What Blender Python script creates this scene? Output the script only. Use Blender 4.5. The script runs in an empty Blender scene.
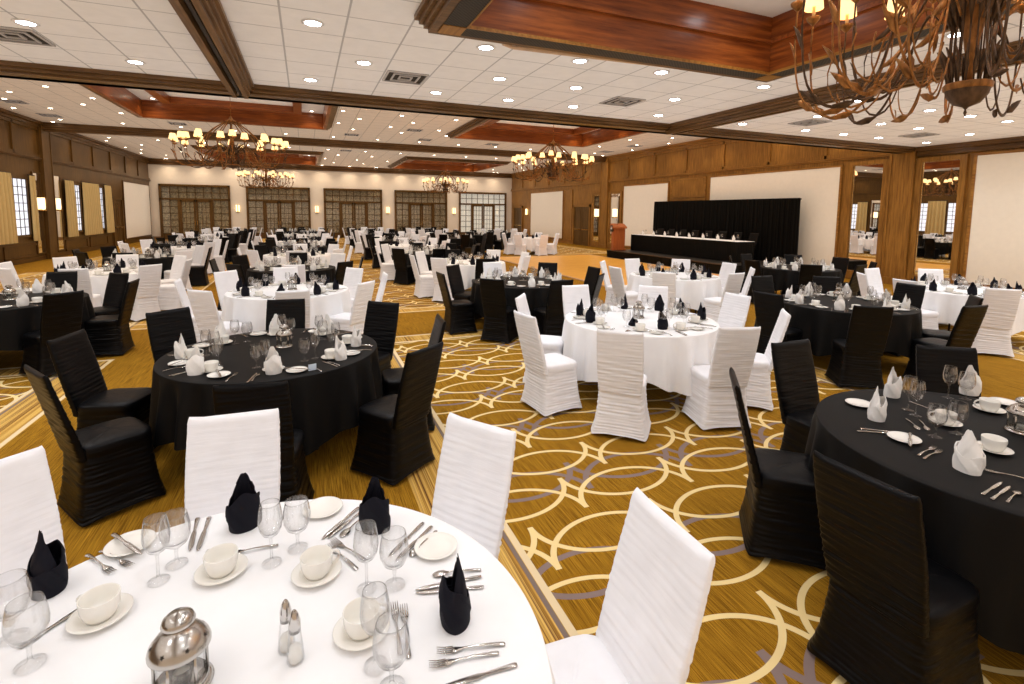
import bpy, math, random
from mathutils import Vector, Matrix
PI = math.pi
sin, cos, rad = math.sin, math.cos, math.radians
RNG = random.Random(7)
S = bpy.context.scene
COL = S.collection

# ------------------------------------------------------------------ camera, exposure, world
cd = bpy.data.cameras.new('camera')
cam = bpy.data.objects.new('camera', cd)
COL.objects.link(cam)
rt, dn, fw = (0.9259, -0.377615, 0.010816), (-0.026558, -0.093626, -0.995253), (0.376835, 0.921217, -0.096717)
cam.matrix_world = Matrix(((rt[0], -dn[0], -fw[0], 0), (rt[1], -dn[1], -fw[1], 0), (rt[2], -dn[2], -fw[2], 2.054), (0, 0, 0, 1)))
cd.sensor_width = 36
cd.lens = 504.415 / 1024 * 36
cd.shift_y = -79.9 / 1024
cd.clip_start, cd.clip_end = .05, 200
S.camera = cam
S.view_settings.view_transform = 'Standard'
S.view_settings.look = 'None'
S.view_settings.gamma = 1
S.view_settings.use_curve_mapping = False
S.view_settings.exposure = 1.9
LAMP = dict(near=9., far=7., near_w=1.12, far_w=1.5, near_col=(.90, .94, 1), far_col=(1, .80, .58), shade=.42, chand=60.)
w = bpy.data.worlds.new('world')
S.world = w
w.use_nodes = True
w.node_tree.nodes['Background'].inputs[0].default_value = (1, .92, .82, 1)
w.node_tree.nodes['Background'].inputs[1].default_value = .22
S.cycles.use_fast_gi = True
S.cycles.fast_gi_method = 'ADD'
w.light_settings.ao_factor = .095
w.light_settings.distance = 1.6
S.cycles.caustics_reflective = False
S.cycles.caustics_refractive = False
S.cycles.transparent_max_bounces = 32
S.cycles.max_bounces = 12
S.cycles.diffuse_bounces = 8

XL, XR, YB, YF = -9.73, 16.75, 41.18, -4.0
H1, H2, HT = 4.09, 5.45, 3.95

# ------------------------------------------------------------------ materials
class E_:                                            # tiny expression -> math nodes
    nt = None
    def __init__(s, v): s.v = v
    @staticmethod
    def op(o, *a, clamp=False):
        n = E_.nt.nodes.new('ShaderNodeMath')
        n.operation = o
        n.use_clamp = clamp
        for i, x in enumerate(a):
            if isinstance(x, E_): E_.nt.links.new(x.v, n.inputs[i])
            else: n.inputs[i].default_value = x
        return E_(n.outputs[0])
    def __add__(s, o): return E_.op('ADD', s, o)
    def __sub__(s, o): return E_.op('SUBTRACT', s, o)
    def __mul__(s, o): return E_.op('MULTIPLY', s, o)
    def __lt__(s, o): return E_.op('LESS_THAN', s, o)
    def __gt__(s, o): return E_.op('GREATER_THAN', s, o)
def wrap(e, lo, hi): return E_.op('WRAP', e, hi, lo)
def absx(e): return E_.op('ABSOLUTE', e)
def sqrtx(e): return E_.op('SQRT', e)
def maxx(a, b): return E_.op('MAXIMUM', a, b)

def newmat(name):
    m = bpy.data.materials.new(name)
    m.use_nodes = True
    nt = m.node_tree
    b = nt.nodes['Principled BSDF']
    return m, nt, b
def coords(nt, kind='Object', scale=(1, 1, 1), rot=(0, 0, 0)):
    tc = nt.nodes.new('ShaderNodeTexCoord')
    mp = nt.nodes.new('ShaderNodeMapping')
    mp.inputs['Scale'].default_value = scale
    mp.inputs['Rotation'].default_value = rot
    nt.links.new(tc.outputs[kind], mp.inputs[0])
    return mp.outputs[0]
def noise(nt, vec, scale=5, detail=3, rough=.55):
    n = nt.nodes.new('ShaderNodeTexNoise')
    n.inputs['Scale'].default_value = scale
    n.inputs['Detail'].default_value = detail
    n.inputs['Roughness'].default_value = rough
    nt.links.new(vec, n.inputs['Vector'])
    return n.outputs[0]
def ramp(nt, fac, stops):
    r = nt.nodes.new('ShaderNodeValToRGB')
    while len(r.color_ramp.elements) < len(stops): r.color_ramp.elements.new(.5)
    for e, (p, c) in zip(r.color_ramp.elements, stops):
        e.position = p
        e.color = (*c, 1)
    nt.links.new(fac, r.inputs[0])
    return r.outputs[0]
def mixc(nt, fac, a, b):
    m = nt.nodes.new('ShaderNodeMix')
    m.data_type = 'RGBA'
    if isinstance(fac, (int, float)): m.inputs[0].default_value = fac
    else: nt.links.new(fac, m.inputs[0])
    for i, x in ((6, a), (7, b)):
        if isinstance(x, tuple): m.inputs[i].default_value = (*x, 1)
        else: nt.links.new(x, m.inputs[i])
    return m.outputs[2]
def bump(nt, b, h, strength=.3, dist=.01):
    n = nt.nodes.new('ShaderNodeBump')
    n.inputs['Strength'].default_value = strength
    n.inputs['Distance'].default_value = dist
    nt.links.new(h, n.inputs['Height'])
    nt.links.new(n.outputs[0], b.inputs['Normal'])

def plain(name, col, rough=.5, metal=0, spec=.5, nscale=8, namt=.08, bmp=0, sheen=0, coat=0):
    m, nt, b = newmat(name)
    v = coords(nt)
    n = noise(nt, v, nscale, 4)
    c1 = tuple(x * (1 - namt) for x in col)
    c2 = tuple(min(1, x * (1 + namt)) for x in col)
    nt.links.new(ramp(nt, n, [(.3, c1), (.7, c2)]), b.inputs['Base Color'])
    b.inputs['Roughness'].default_value = rough
    b.inputs['Metallic'].default_value = metal
    b.inputs['Specular IOR Level'].default_value = spec
    if sheen: b.inputs['Sheen Weight'].default_value = sheen
    if coat: b.inputs['Coat Weight'].default_value = coat
    if bmp: bump(nt, b, noise(nt, v, nscale * 6, 2), bmp, .002)
    return m
def wood(name, c1, c2, axis=2, rough=.38, scale=1., spec=.4):
    m, nt, b = newmat(name)
    s = [14 * scale] * 3
    s[axis] = .9 * scale
    v = coords(nt, scale=tuple(s))
    n = noise(nt, v, 1.6, 6, .65)
    v2 = coords(nt, scale=(.6, .6, .6))
    n2 = noise(nt, v2, 1.3, 2)
    base = ramp(nt, n, [(.34, c1), (.5, tuple((a + b_) / 2 for a, b_ in zip(c1, c2))), (.66, c2)])
    dark = tuple(x * .55 for x in c1)
    mm = nt.nodes.new('ShaderNodeMapRange')
    mm.inputs[1].default_value, mm.inputs[2].default_value = .35, .7
    mm.inputs[3].default_value, mm.inputs[4].default_value = .35, 0
    nt.links.new(n2, mm.inputs[0])
    nt.links.new(mixc(nt, mm.outputs[0], base, dark), b.inputs['Base Color'])
    b.inputs['Roughness'].default_value = rough
    b.inputs['Specular IOR Level'].default_value = spec
    bump(nt, b, n, .12, .004)
    return m
def emis(name, col, strength):
    m, nt, b = newmat(name)
    b.inputs['Base Color'].default_value = (*[min(1, c) for c in col], 1)
    b.inputs['Emission Color'].default_value = (*col, 1)
    b.inputs['Emission Strength'].default_value = strength
    return m
def fabric(name, col, rough=.8, sheen=.0, wr=.35, spec=.3):
    m, nt, b = newmat(name)
    v = coords(nt, scale=(2.5, 2.5, 26))
    n = noise(nt, v, 1.5, 4, .6)
    v2 = coords(nt, scale=(6, 6, 6))
    n2 = noise(nt, v2, 1.2, 3)
    nt.links.new(ramp(nt, n2, [(.3, tuple(x * .93 for x in col)), (.7, col)]), b.inputs['Base Color'])
    b.inputs['Roughness'].default_value = rough
    b.inputs['Specular IOR Level'].default_value = spec
    if sheen:
        b.inputs['Sheen Weight'].default_value = sheen
        b.inputs['Sheen Roughness'].default_value = .4
    bump(nt, b, n, wr, .012)
    return m
def cloth(name, col, rough=.85, spec=.25, sheen=0):
    m, nt, b = newmat(name)
    v = coords(nt, scale=(300, 300, 300))
    n = noise(nt, v, 1.2, 1)
    v2 = coords(nt)
    n2 = noise(nt, v2, 4, 3)
    nt.links.new(ramp(nt, n2, [(.3, tuple(x * .94 for x in col)), (.7, col)]), b.inputs['Base Color'])
    b.inputs['Roughness'].default_value = rough
    b.inputs['Specular IOR Level'].default_value = spec
    if sheen: b.inputs['Sheen Weight'].default_value = sheen
    bump(nt, b, n2, .12, .01)
    return m
def thin_glass(name, edge=.45, tint=(.96, .97, .97), gloss=1.0):
    m = bpy.data.materials.new(name)
    m.use_nodes = True
    nt = m.node_tree
    nt.nodes.clear()
    out = nt.nodes.new('ShaderNodeOutputMaterial')
    tr = nt.nodes.new('ShaderNodeBsdfTransparent')
    gl = nt.nodes.new('ShaderNodeBsdfGlossy')
    gl.inputs['Roughness'].default_value = .07
    mx = nt.nodes.new('ShaderNodeMixShader')
    lw = nt.nodes.new('ShaderNodeLayerWeight')
    lw.inputs[0].default_value = .35
    c = ramp(nt, lw.outputs['Facing'], [(0, tint), (.7, tuple(x * .95 for x in tint)), (1, tuple(x * edge for x in tint))])
    nt.links.new(c, tr.inputs[0])
    g = ramp(nt, lw.outputs['Facing'], [(0, (.07 * gloss,) * 3), (.5, (.19 * gloss,) * 3), (1, (.9 * gloss,) * 3)])
    nt.links.new(g, mx.inputs[0])
    nt.links.new(tr.outputs[0], mx.inputs[1])
    nt.links.new(gl.outputs[0], mx.inputs[2])
    nt.links.new(mx.outputs[0], out.inputs[0])
    return m

def carpet_mat():
    m, nt, b = newmat('carpet')
    E_.nt = nt
    tc = nt.nodes.new('ShaderNodeTexCoord')
    sp = nt.nodes.new('ShaderNodeSeparateXYZ')
    nt.links.new(tc.outputs['Object'], sp.inputs[0])
    X, Y = E_(sp.outputs[0]), E_(sp.outputs[1])
    def arcs(x0, y0, wd, ax=.47, by=.38, sh=.21, px=.47, py=.485, ks=(0, 1)):
        tot = None
        for k in ks:
            u = wrap(X - (x0 + k * px), -px, px)
            v = wrap(Y - (y0 + k * py), -py, py)
            for sg in (1, -1):
                q = v * sg + sh
                uu, qq = u * (1 / ax), q * (1 / by)
                d = absx(sqrtx(uu * uu + qq * qq) - 1) * (ax * .85)
                hit = (d < wd) * (q > 0)
                tot = hit if tot is None else maxx(tot, hit)
        return tot
    cream = arcs(2.25, 3.12, .017)
    purple = arcs(2.25 + .16, 3.12 + .20, .021, ks=(0,))
    # layout: patterned fields framed by striped bands, plain carpet between
    xf = wrap(X - 1.18, 0, 8.9)
    inx = xf < 4.78
    yf = wrap(Y - 7.9, 0, 12.2)
    iny = E_.op('SUBTRACT', 1, (yf < 2.8))
    field = inx * iny
    # bands on the outside of the field
    xo = wrap(X - 1.18 + .5, 0, 8.9)
    inxo = xo < 5.75
    yo = wrap(Y - 7.9 - .4, 0, 12.2)
    inyo = E_.op('SUBTRACT', 1, (yo < 2.0))
    band = E_.op('MULTIPLY', inxo * inyo, E_.op('SUBTRACT', 1, field))
    def line(x0, wd=.022): return absx(wrap(X - x0, -4.45, 4.45)) < wd
    def hline(y0, wd=.03): return absx(wrap(Y - y0, -6.1, 6.1)) < wd
    lines = maxx(maxx(line(1.165), line(5.98)) * inyo, (maxx(line(.70), line(6.4)) * inyo) * E_.op('GREATER_THAN', absx(X - .7), 1.))
    hl = maxx(maxx(hline(7.9), hline(8.28)), maxx(hline(10.7), hline(10.3))) * inxo
    lines = maxx(lines, hl)
    graylines = maxx(line(1.125, .014), line(6.03, .014)) * inyo
    s1 = coords(nt, scale=(110, 1.6, 1))
    n1 = noise(nt, s1, 1.6, 3, .7)
    s2 = coords(nt, scale=(330, 3, 1))
    n2 = noise(nt, s2, 1.0, 2, .7)
    g = ramp(nt, n1, [(.32, (.10, .038, .002)), (.5, (.27, .125, .008)), (.68, (.50, .26, .022))])
    base = mixc(nt, .5, g, ramp(nt, n2, [(.42, (.055, .02, .002)), (.58, (.50, .255, .022))]))
    n3 = noise(nt, coords(nt, scale=(34, .12, 1)), 1.7, 2, .8)
    stripes = ramp(nt, n3, [(.33, (.10, .04, .02)), (.45, (.45, .24, .045)), (.55, (.70, .45, .12)), (.66, (.20, .09, .03))])
    c = mixc(nt, (purple * field).v, base, (.235, .17, .155))
    c = mixc(nt, (cream * field).v, c, (.80, .62, .30))
    c = mixc(nt, band.v, c, stripes)
    c = mixc(nt, graylines.v, c, (.2, .15, .13))
    c = mixc(nt, lines.v, c, (.72, .58, .36))
    nt.links.new(c, b.inputs['Base Color'])
    b.inputs['Roughness'].default_value = .95
    b.inputs['Specular IOR Level'].default_value = .1
    bump(nt, b, n2, .4, .004)
    return m

def tile_mat(name, col, x0, y0, step=.66):
    m, nt, b = newmat(name)
    E_.nt = nt
    tc = nt.nodes.new('ShaderNodeTexCoord')
    sp = nt.nodes.new('ShaderNodeSeparateXYZ')
    nt.links.new(tc.outputs['Object'], sp.inputs[0])
    X, Y = E_(sp.outputs[0]), E_(sp.outputs[1])
    h = step / 2
    gx = absx(wrap(X - x0, -h, h)) < .011
    gy = absx(wrap(Y - y0, -h, h)) < .009
    n = noise(nt, coords(nt, scale=(3, 3, 3)), 2, 4)
    base = ramp(nt, n, [(.3, tuple(x * .94 for x in col)), (.7, col)])
    c = mixc(nt, maxx(gx, gy).v, base, tuple(x * .55 for x in col))
    nt.links.new(c, b.inputs['Base Color'])
    b.inputs['Roughness'].default_value = .9
    b.inputs['Specular IOR Level'].default_value = .15
    bump(nt, b, noise(nt, coords(nt, scale=(90, 90, 90)), 1, 2), .15, .003)
    return m
def parquet_mat():
    m, nt, b = newmat('dance_floor_wood')
    v = coords(nt, scale=(9, 1.0, 1))
    n = noise(nt, v, 1.6, 4, .6)
    br = nt.nodes.new('ShaderNodeTexBrick')
    br.inputs['Scale'].default_value = 1.1
    br.inputs['Color1'].default_value = (.78, .38, .055, 1)
    br.inputs['Color2'].default_value = (.86, .46, .08, 1)
    br.inputs['Mortar'].default_value = (.42, .17, .03, 1)
    br.inputs['Mortar Size'].default_value = .004
    nt.links.new(coords(nt), br.inputs[0])
    nt.links.new(mixc(nt, .35, br.outputs[0], ramp(nt, n, [(.3, (.66, .30, .04)), (.7, (.9, .50, .11))])), b.inputs['Base Color'])
    b.inputs['Roughness'].default_value = .33
    return m
def checker_black():
    m, nt, b = newmat('black_mesh_diffuser')
    ck = nt.nodes.new('ShaderNodeTexChecker')
    ck.inputs['Scale'].default_value = 45
    ck.inputs['Color1'].default_value = (.006, .006, .006, 1)
    ck.inputs['Color2'].default_value = (.045, .04, .035, 1)
    nt.links.new(coords(nt), ck.inputs[0])
    nt.links.new(ck.outputs[0], b.inputs['Base Color'])
    b.inputs['Roughness'].default_value = .6
    return m

M = dict(
    carpet=carpet_mat(), parquet=parquet_mat(),
    tile1=tile_mat('ceiling_tile', (.80, .77, .74), .47, .50), tile2=tile_mat('warm_lit_ceiling_tile', (.70, .60, .49), .47, .50),  # second tile: same material, warm light of the far hall tinted into its colour
    white_paint=plain('white_paint', (.80, .77, .72), .8, namt=.02), cream=plain('cream_wall', (.78, .68, .55), .8, namt=.02),
    panelw=plain('fabric_panel', (.80, .73, .62), .85, namt=.02),
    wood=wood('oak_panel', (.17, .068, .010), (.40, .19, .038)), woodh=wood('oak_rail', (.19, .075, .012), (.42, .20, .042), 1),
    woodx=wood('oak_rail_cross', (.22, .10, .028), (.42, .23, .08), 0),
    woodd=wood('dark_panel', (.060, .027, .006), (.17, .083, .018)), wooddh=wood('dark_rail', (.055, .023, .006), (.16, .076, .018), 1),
    beam=wood('beam_wood', (.065, .030, .009), (.20, .10, .034), 0), beamy=wood('beam_wood_long', (.075, .034, .010), (.22, .11, .038), 1),
    red=wood('cherry_coffer', (.13, .028, .006), (.36, .10, .020), 0, .3), redy=wood('cherry_coffer_side', (.13, .028, .006), (.36, .10, .020), 1, .3),
    blackmesh=checker_black(), black=plain('black_metal', (.012, .011, .010), .5), dark=plain('hole_shade', (.02, .016, .012), .7),
    kcover=fabric('black_stretch_cover', (.0014, .0014, .0020), .37, 0, .45, .19), wcover=fabric('white_stretch_cover', (.83, .83, .86), .75, 0, .22),
    kcloth=cloth('black_linen', (.0035, .0035, .0038), .6, .20, 0), wcloth=cloth('white_linen', (.84, .84, .85), .85, .2),
    knap=cloth('black_napkin_cloth', (.006, .006, .011), .8, .2, 0), wnap=cloth('white_napkin_cloth', (.84, .82, .79), .85, .2),
    china=plain('stoneware', (.80, .78, .73), .25, coat=.4, namt=.01), steel=plain('polished_steel', (.62, .60, .58), .16, 1, namt=.03),
    silver=plain('lantern_silver', (.52, .50, .47), .24, 1, namt=.05), glass=thin_glass('clear_glass', .45, (.995, .996, .997), gloss=1.1), pane=thin_glass('pane_glass', .8),
    bronze=plain('bronze_iron', (.33, .15, .045), .42, .6, nscale=25, namt=.5), bronzed=plain('dark_bronze', (.10, .058, .032), .5, .5, nscale=25, namt=.5),
    shade=emis('lamp_shade_lit', (1, .66, .28), LAMP['shade']), candle=plain('candle_ivory', (.7, .55, .3), .5),
    lens_n=emis('downlight_lens_near', LAMP['near_col'], LAMP['near']), lens_f=emis('downlight_lens_far', LAMP['far_col'], LAMP['far']),
    trim=plain('white_trim_ring', (.75, .73, .70), .5), sconce=emis('sconce_tube', (1, .74, .40), .7),
    mirror=plain('mirror_silver', (.9, .9, .9), .01, 1, namt=0), curtain=cloth('gold_curtain', (.58, .42, .18), .8), sheer=emis('window_daylight', (.86, .90, 1), .20),
    doorcurt=plain('door_sheer', (.42, .32, .19), .8, nscale=9, namt=.6), doorcurtw=emis('lit_door_sheer', (1, .93, .80), .10), brass=plain('brass', (.75, .5, .2), .25, 1),
    drape=cloth('black_drape', (.004, .0035, .003), .75, .25, 0), podium=wood('podium_cherry', (.26, .06, .012), (.46, .13, .03), rough=.6),
    salt=plain('salt', (.85, .84, .80), .9), wax=plain('wax', (.8, .78, .7), .5), paper=plain('card_paper', (.62, .72, .85), .8),
    vent=plain('vent_metal', (.45, .42, .40), .5), ventd=plain('vent_dark', (.03, .025, .02), .8), tan=plain('tan_track', (.55, .36, .22), .5),
    leather=plain('brown_leather', (.05, .03, .02), .5),
)

# ------------------------------------------------------------------ mesh builder
class MB:
    def __init__(s): s.v, s.f, s.m, s.sm, s.k = [], [], [], [], 1
    def add(s, vs, fs, mi=0, smooth=False):
        o = len(s.v)
        s.v += [tuple(p) for p in vs]
        for f in fs:
            s.f.append(tuple(i + o for i in f))
            s.m.append(mi)
            s.sm.append(smooth)
        return s
    def box(s, x0, x1, y0, y1, z0, z1, mi=0):
        v = [(x, y, z) for z in (z0, z1) for y in (y0, y1) for x in (x0, x1)]
        return s.add(v, [(0, 2, 3, 1), (4, 5, 7, 6), (0, 1, 5, 4), (2, 6, 7, 3), (0, 4, 6, 2), (1, 3, 7, 5)], mi)
    def loft(s, rings, closed=True, caps=(True, True), mi=0, smooth=True):
        n = len(rings[0])
        v = [p for r in rings for p in r]
        f = []
        for j in range(len(rings) - 1):
            for i in range(n if closed else n - 1):
                k = (i + 1) % n
                f.append((j * n + i, j * n + k, (j + 1) * n + k, (j + 1) * n + i))
        if closed and caps[0]: f.append(tuple(range(n - 1, -1, -1)))
        if closed and caps[1]: f.append(tuple((len(rings) - 1) * n + i for i in range(n)))
        return s.add(v, f, mi, smooth)
    def lathe(s, prof, n=20, c=(0, 0, 0), mi=0, smooth=True, caps=(False, False), sx=1, sy=1):
        rings = [[(c[0] + sx * r * cos(2 * PI * i / n), c[1] + sy * r * sin(2 * PI * i / n), c[2] + z) for i in range(n)] for r, z in prof]
        return s.loft(rings, True, caps, mi, smooth)
    def tube(s, pts, r, n=8, mi=0, caps=(True, True)):
        pts = [Vector(p) for p in pts]
        rr = r if isinstance(r, (list, tuple)) else [r] * len(pts)
        rings = []
        up = None
        for i, p in enumerate(pts):
            t = (pts[min(i + 1, len(pts) - 1)] - pts[max(i - 1, 0)]).normalized()
            if up is None:
                up = Vector((0, 0, 1)) if abs(t.z) < .9 else Vector((1, 0, 0))
            a = t.cross(up)
            if a.length < 1e-6: a = t.cross(Vector((0, 1, 0)))
            a.normalize()
            b = t.cross(a).normalized()
            up = -b if False else up
            rings.append([tuple(p + (a * cos(2 * PI * k / n) + b * sin(2 * PI * k / n)) * rr[i]) for k in range(n)])
        return s.loft(rings, True, caps, mi)
    def prism(s, poly, z0, z1, mi=0):
        n = len(poly)
        v = [(x, y, z0) for x, y in poly] + [(x, y, z1) for x, y in poly]
        f = [tuple(range(n - 1, -1, -1)), tuple(range(n, 2 * n))] + [(i, (i + 1) % n, n + (i + 1) % n, n + i) for i in range(n)]
        return s.add(v, f, mi)
    def mesh(s, name, mats):
        me = bpy.data.meshes.new(name)
        me.from_pydata([(x * s.k, y * s.k, z * s.k) for x, y, z in s.v] if s.k != 1 else s.v, [], s.f)
        if not isinstance(mats, (list, tuple)): mats = [mats]
        for m in mats: me.materials.append(m)
        me.polygons.foreach_set('material_index', s.m)
        me.polygons.foreach_set('use_smooth', s.sm)
        me.update()
        return me
    def build(s, name, mats, parent=None, loc=None, rz=0):
        return link(name, s.mesh(name, mats), parent, loc, rz)
def link(name, me, parent=None, loc=None, rz=0):
    o = bpy.data.objects.new(name, me)
    COL.objects.link(o)
    if parent is not None: o.parent = parent
    if loc is not None: o.location = loc
    if rz: o.rotation_euler = (0, 0, rz)
    return o
USED = {}
def tag(o, label, cat, group=None, kind=None):
    o['label'] = label
    o['category'] = cat
    if group: o['group'] = group
    if kind: o['kind'] = kind
    return o
def empty(name, loc=(0, 0, 0), rz=0):
    return link(name, None, None, loc, rz)
KIDS = {}
def copy_tree(o, parent=None):
    c = o.copy()
    COL.objects.link(c)
    if parent is not None: c.parent = parent
    for ch in KIDS.get(o.name) or list(o.children): copy_tree(ch, c)
    return c
def struct(o, label=None, cat=None):
    o['kind'] = 'structure'
    if label: o['label'] = label
    if cat: o['category'] = cat
    return o

# ------------------------------------------------------------------ the room shell
def plane_with_holes(name, x0, x1, y0, y1, z, holes, mat, th=.06):
    b = MB()
    holes = [(h[0] - .06, h[1] + .06, h[2] - .06, h[3] + .06) for h in holes]
    xs = sorted({x0, x1, *[h[0] for h in holes], *[h[1] for h in holes]})
    ys = sorted({y0, y1, *[h[2] for h in holes], *[h[3] for h in holes]})
    for i in range(len(xs) - 1):
        for j in range(len(ys) - 1):
            mx, my = (xs[i] + xs[i + 1]) / 2, (ys[j] + ys[j + 1]) / 2
            if any(h[0] < mx < h[1] and h[2] < my < h[3] for h in holes): continue
            b.box(xs[i], xs[i + 1], ys[j], ys[j + 1], z, z + th)
    return struct(b.build(name, mat))
fl = MB().box(XL - .3, XR + .3, YF - .3, YB + .3, -.1, 0).build('floor', M['carpet'])
struct(fl, 'golden brown carpet with cream arcs and striped borders', 'floor')
NEARC = [(1.55, 5.62, -1.9, 5.0)]
FARC = [(-5.2, .75, 14.8, 21.7), (6.1, 12.4, 14.8, 21.6), (-5.2, .75, 31.8, 38.6), (6.1, 12.4, 31.8, 38.6)]
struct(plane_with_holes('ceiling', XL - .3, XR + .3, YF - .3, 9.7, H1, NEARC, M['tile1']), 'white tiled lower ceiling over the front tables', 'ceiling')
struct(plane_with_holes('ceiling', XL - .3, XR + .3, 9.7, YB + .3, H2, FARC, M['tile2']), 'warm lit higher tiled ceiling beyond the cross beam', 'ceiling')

def hbeam(name, x0, x1, y0, y1, z0, z1, mat, label, steps=3):      # stepped moulding beam along X or Y
    b = MB()
    b.box(x0, x1, y0, y1, z0, z1)
    along_x = (x1 - x0) > (y1 - y0)
    for k in range(steps):
        e = .045 * (steps - k)
        zz = z1 - (z1 - z0) * (.28 * (k + 1))
        if along_x: b.box(x0, x1, y0 - e, y1 + e, zz, z1)
        else: b.box(x0 - e, x1 + e, y0, y1, zz, z1)
    o = b.build(name, mat)
    return struct(o, label, 'beam')
b = MB()
b.box(XL, XR, 9.55, 9.95, 3.96, H1)
b.box(XL, XR, 9.38, 9.6, 4.03, H1)
b.box(XL, XR, 9.45, 9.6, 3.99, H1)
b.box(XL, XR, 9.76, 9.95, 3.96, H2 + .05)
struct(b.build('trim_1', M['beam']), 'dark wood cross beam where the ceiling steps up', 'beam')
hbeam('trim_2', XL, XR, 26.1, 26.5, 5.15, H2, M['beam'], 'dark wood cross beam over the middle of the hall')
for i, (x0, x1) in enumerate([(-1.16, -.715), (7.625, 8.07)]):
    root = empty('trim_%d' % (3 + i), (0, 0, 0))
    struct(root, ['wood beam with black track above the second table column', 'wood beam with black track behind the hanging chandelier'][i], 'beam')
    for nm, a, c_ in (('side_rail', x0, x0 + .17), ('side_rail', x1 - .17, x1)):
        bb = MB()
        inner = a > x0
        for k in range(4):
            t = k * .035
            bb.box(a + (0 if inner else t), c_ - (t if inner else 0), YF, 9.62, H1 - .05 * (k + 1), H1 - .05 * k)
        bb.build(nm, M['beamy'], root)
    MB().box(x0 + .17, x1 - .17, YF, 9.62, H1 - .10, H1).build('track_slot', M['black'], root)
    MB().box((x0 + x1) / 2 - .02, (x0 + x1) / 2 + .02, YF, 9.62, H1 - .16, H1 - .10).build('track_rail', M['black'], root)
# crowns along the walls of the far, higher part and of the near part
def crown(name, pts_boxes, mat):
    bb = MB()
    for q in pts_boxes: bb.box(*q)
    return struct(bb.build(name, mat))
crown('trim_5', [(XL, XR, YB - .12, YB, H2 - .38, H2), (XL, XR, YB - .3, YB, H2 - .16, H2)], M['beam'])
crown('trim_6', [(XL, XL + .1, 9.95, YB, H2 - .22, H2), (XL, XL + .2, 9.95, YB, H2 - .1, H2)], M['wooddh'])
crown('trim_7', [(XR - .1, XR, 9.95, YB, H2 - .22, H2), (XR - .2, XR, 9.95, YB, H2 - .1, H2)], M['woodh'])
crown('trim_8', [(XR - .16, XR, YF, 9.4, H1 - .26, H1), (XR - .26, XR, YF, 9.4, H1 - .12, H1)], M['wooddh'])

# walls
wb = MB()
wb.box(XL - .3, XR + .3, YB, YB + .3, 0, H2 + .1)
struct(wb.build('wall_back', M['cream']), 'cream back wall behind the glazed doors', 'wall')
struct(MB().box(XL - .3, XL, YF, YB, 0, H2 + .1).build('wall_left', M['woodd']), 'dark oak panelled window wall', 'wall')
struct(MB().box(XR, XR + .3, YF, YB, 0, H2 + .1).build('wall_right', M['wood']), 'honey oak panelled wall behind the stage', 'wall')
TN = [9]
def trimbox(boxes, mat, label=None):
    bb = MB()
    for q in boxes: bb.box(*q)
    o = bb.build('trim_%d' % TN[0], mat)
    TN[0] += 1
    return struct(o, label, 'trim' if label else None)
wb = MB()
wb.box(XL - .3, XR + .3, YF - .3, YF, 0, H2 + .1)
struct(wb.build('wall_front', M['cream']))
# long trim shelves at HT and baseboards
trimbox([(XR - .07, XR, YF, YB, HT - .02, HT + .05), (XR - .12, XR, 9.95, YB, HT + .03, HT + .07)], M['woodh'])
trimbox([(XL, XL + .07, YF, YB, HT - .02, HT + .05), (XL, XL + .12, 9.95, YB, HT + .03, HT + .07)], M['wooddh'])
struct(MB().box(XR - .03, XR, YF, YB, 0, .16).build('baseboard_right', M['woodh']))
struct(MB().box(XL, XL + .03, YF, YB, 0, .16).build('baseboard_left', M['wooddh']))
struct(MB().box(XL, XR, YB - .03, YB, 0, .2).build('baseboard_back', M['woodx']))
# upper frieze panels (raised frames) on both walls
def frieze(xw, sgn, y0, y1, n, z0, z1, mat):
    bb = MB()
    L = (y1 - y0) / n
    for i in range(n):
        a, c_ = y0 + i * L, y0 + (i + 1) * L
        x0, x1 = sorted((xw, xw + sgn * .055))
        bb.box(x0, x1, a, a + .09, z0, z1)
    x0, x1 = sorted((xw, xw + sgn * .055))
    bb.box(x0, x1, y0, y1, z0, z0 + .12)
    bb.box(x0, x1, y0, y1, z1 - .12, z1)
    o = bb.build('trim_%d' % TN[0], mat)
    TN[0] += 1
    return struct(o)
frieze(XR, -1, 9.95, 26.2, 7, HT + .07, H2 - .22, M['wood'])
frieze(XR, -1, 26.5, YB, 6, HT + .07, H2 - .22, M['wood'])
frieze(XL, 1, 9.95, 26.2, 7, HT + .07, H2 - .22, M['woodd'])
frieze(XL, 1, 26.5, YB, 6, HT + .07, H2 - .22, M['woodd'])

# piers
def pier(name, xw, sgn, y0, y1, h, mat, label, d=.14):
    root = struct(empty(name, (xw, (y0 + y1) / 2, 0)), label, 'column')
    L = (y1 - y0) / 2
    x0, x1 = sorted((0, sgn * d))
    bb = MB().box(x0, x1, -L, L, 0, h)
    bb.build('shaft', mat, root)
    e0, e1 = sorted((0, sgn * (d + .03)))
    MB().box(e0, e1, -L - .03, L + .03, 0, .22).build('plinth', mat, root)
    cb = MB()
    for yy in (-L, L - .07): 
        cb.box(*sorted((sgn * d, sgn * (d + .02))), yy, yy + .07, .22, h - .1)
    cb.build('corner_bead', mat, root)
    return root
pier('trim_30', XR, -1, 9.45, 10.15, H1 - .02, M['wood'], 'oak pier between the two tall mirrors by the stage')
pier('trim_31', XR, -1, 25.8, 26.6, H2 - .02, M['wood'], 'oak pier beside the double doors on the stage wall')
pier('trim_32', XL, 1, 25.85, 26.65, H2 - .02, M['woodd'], 'dark pier between the sconces on the window wall')

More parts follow.
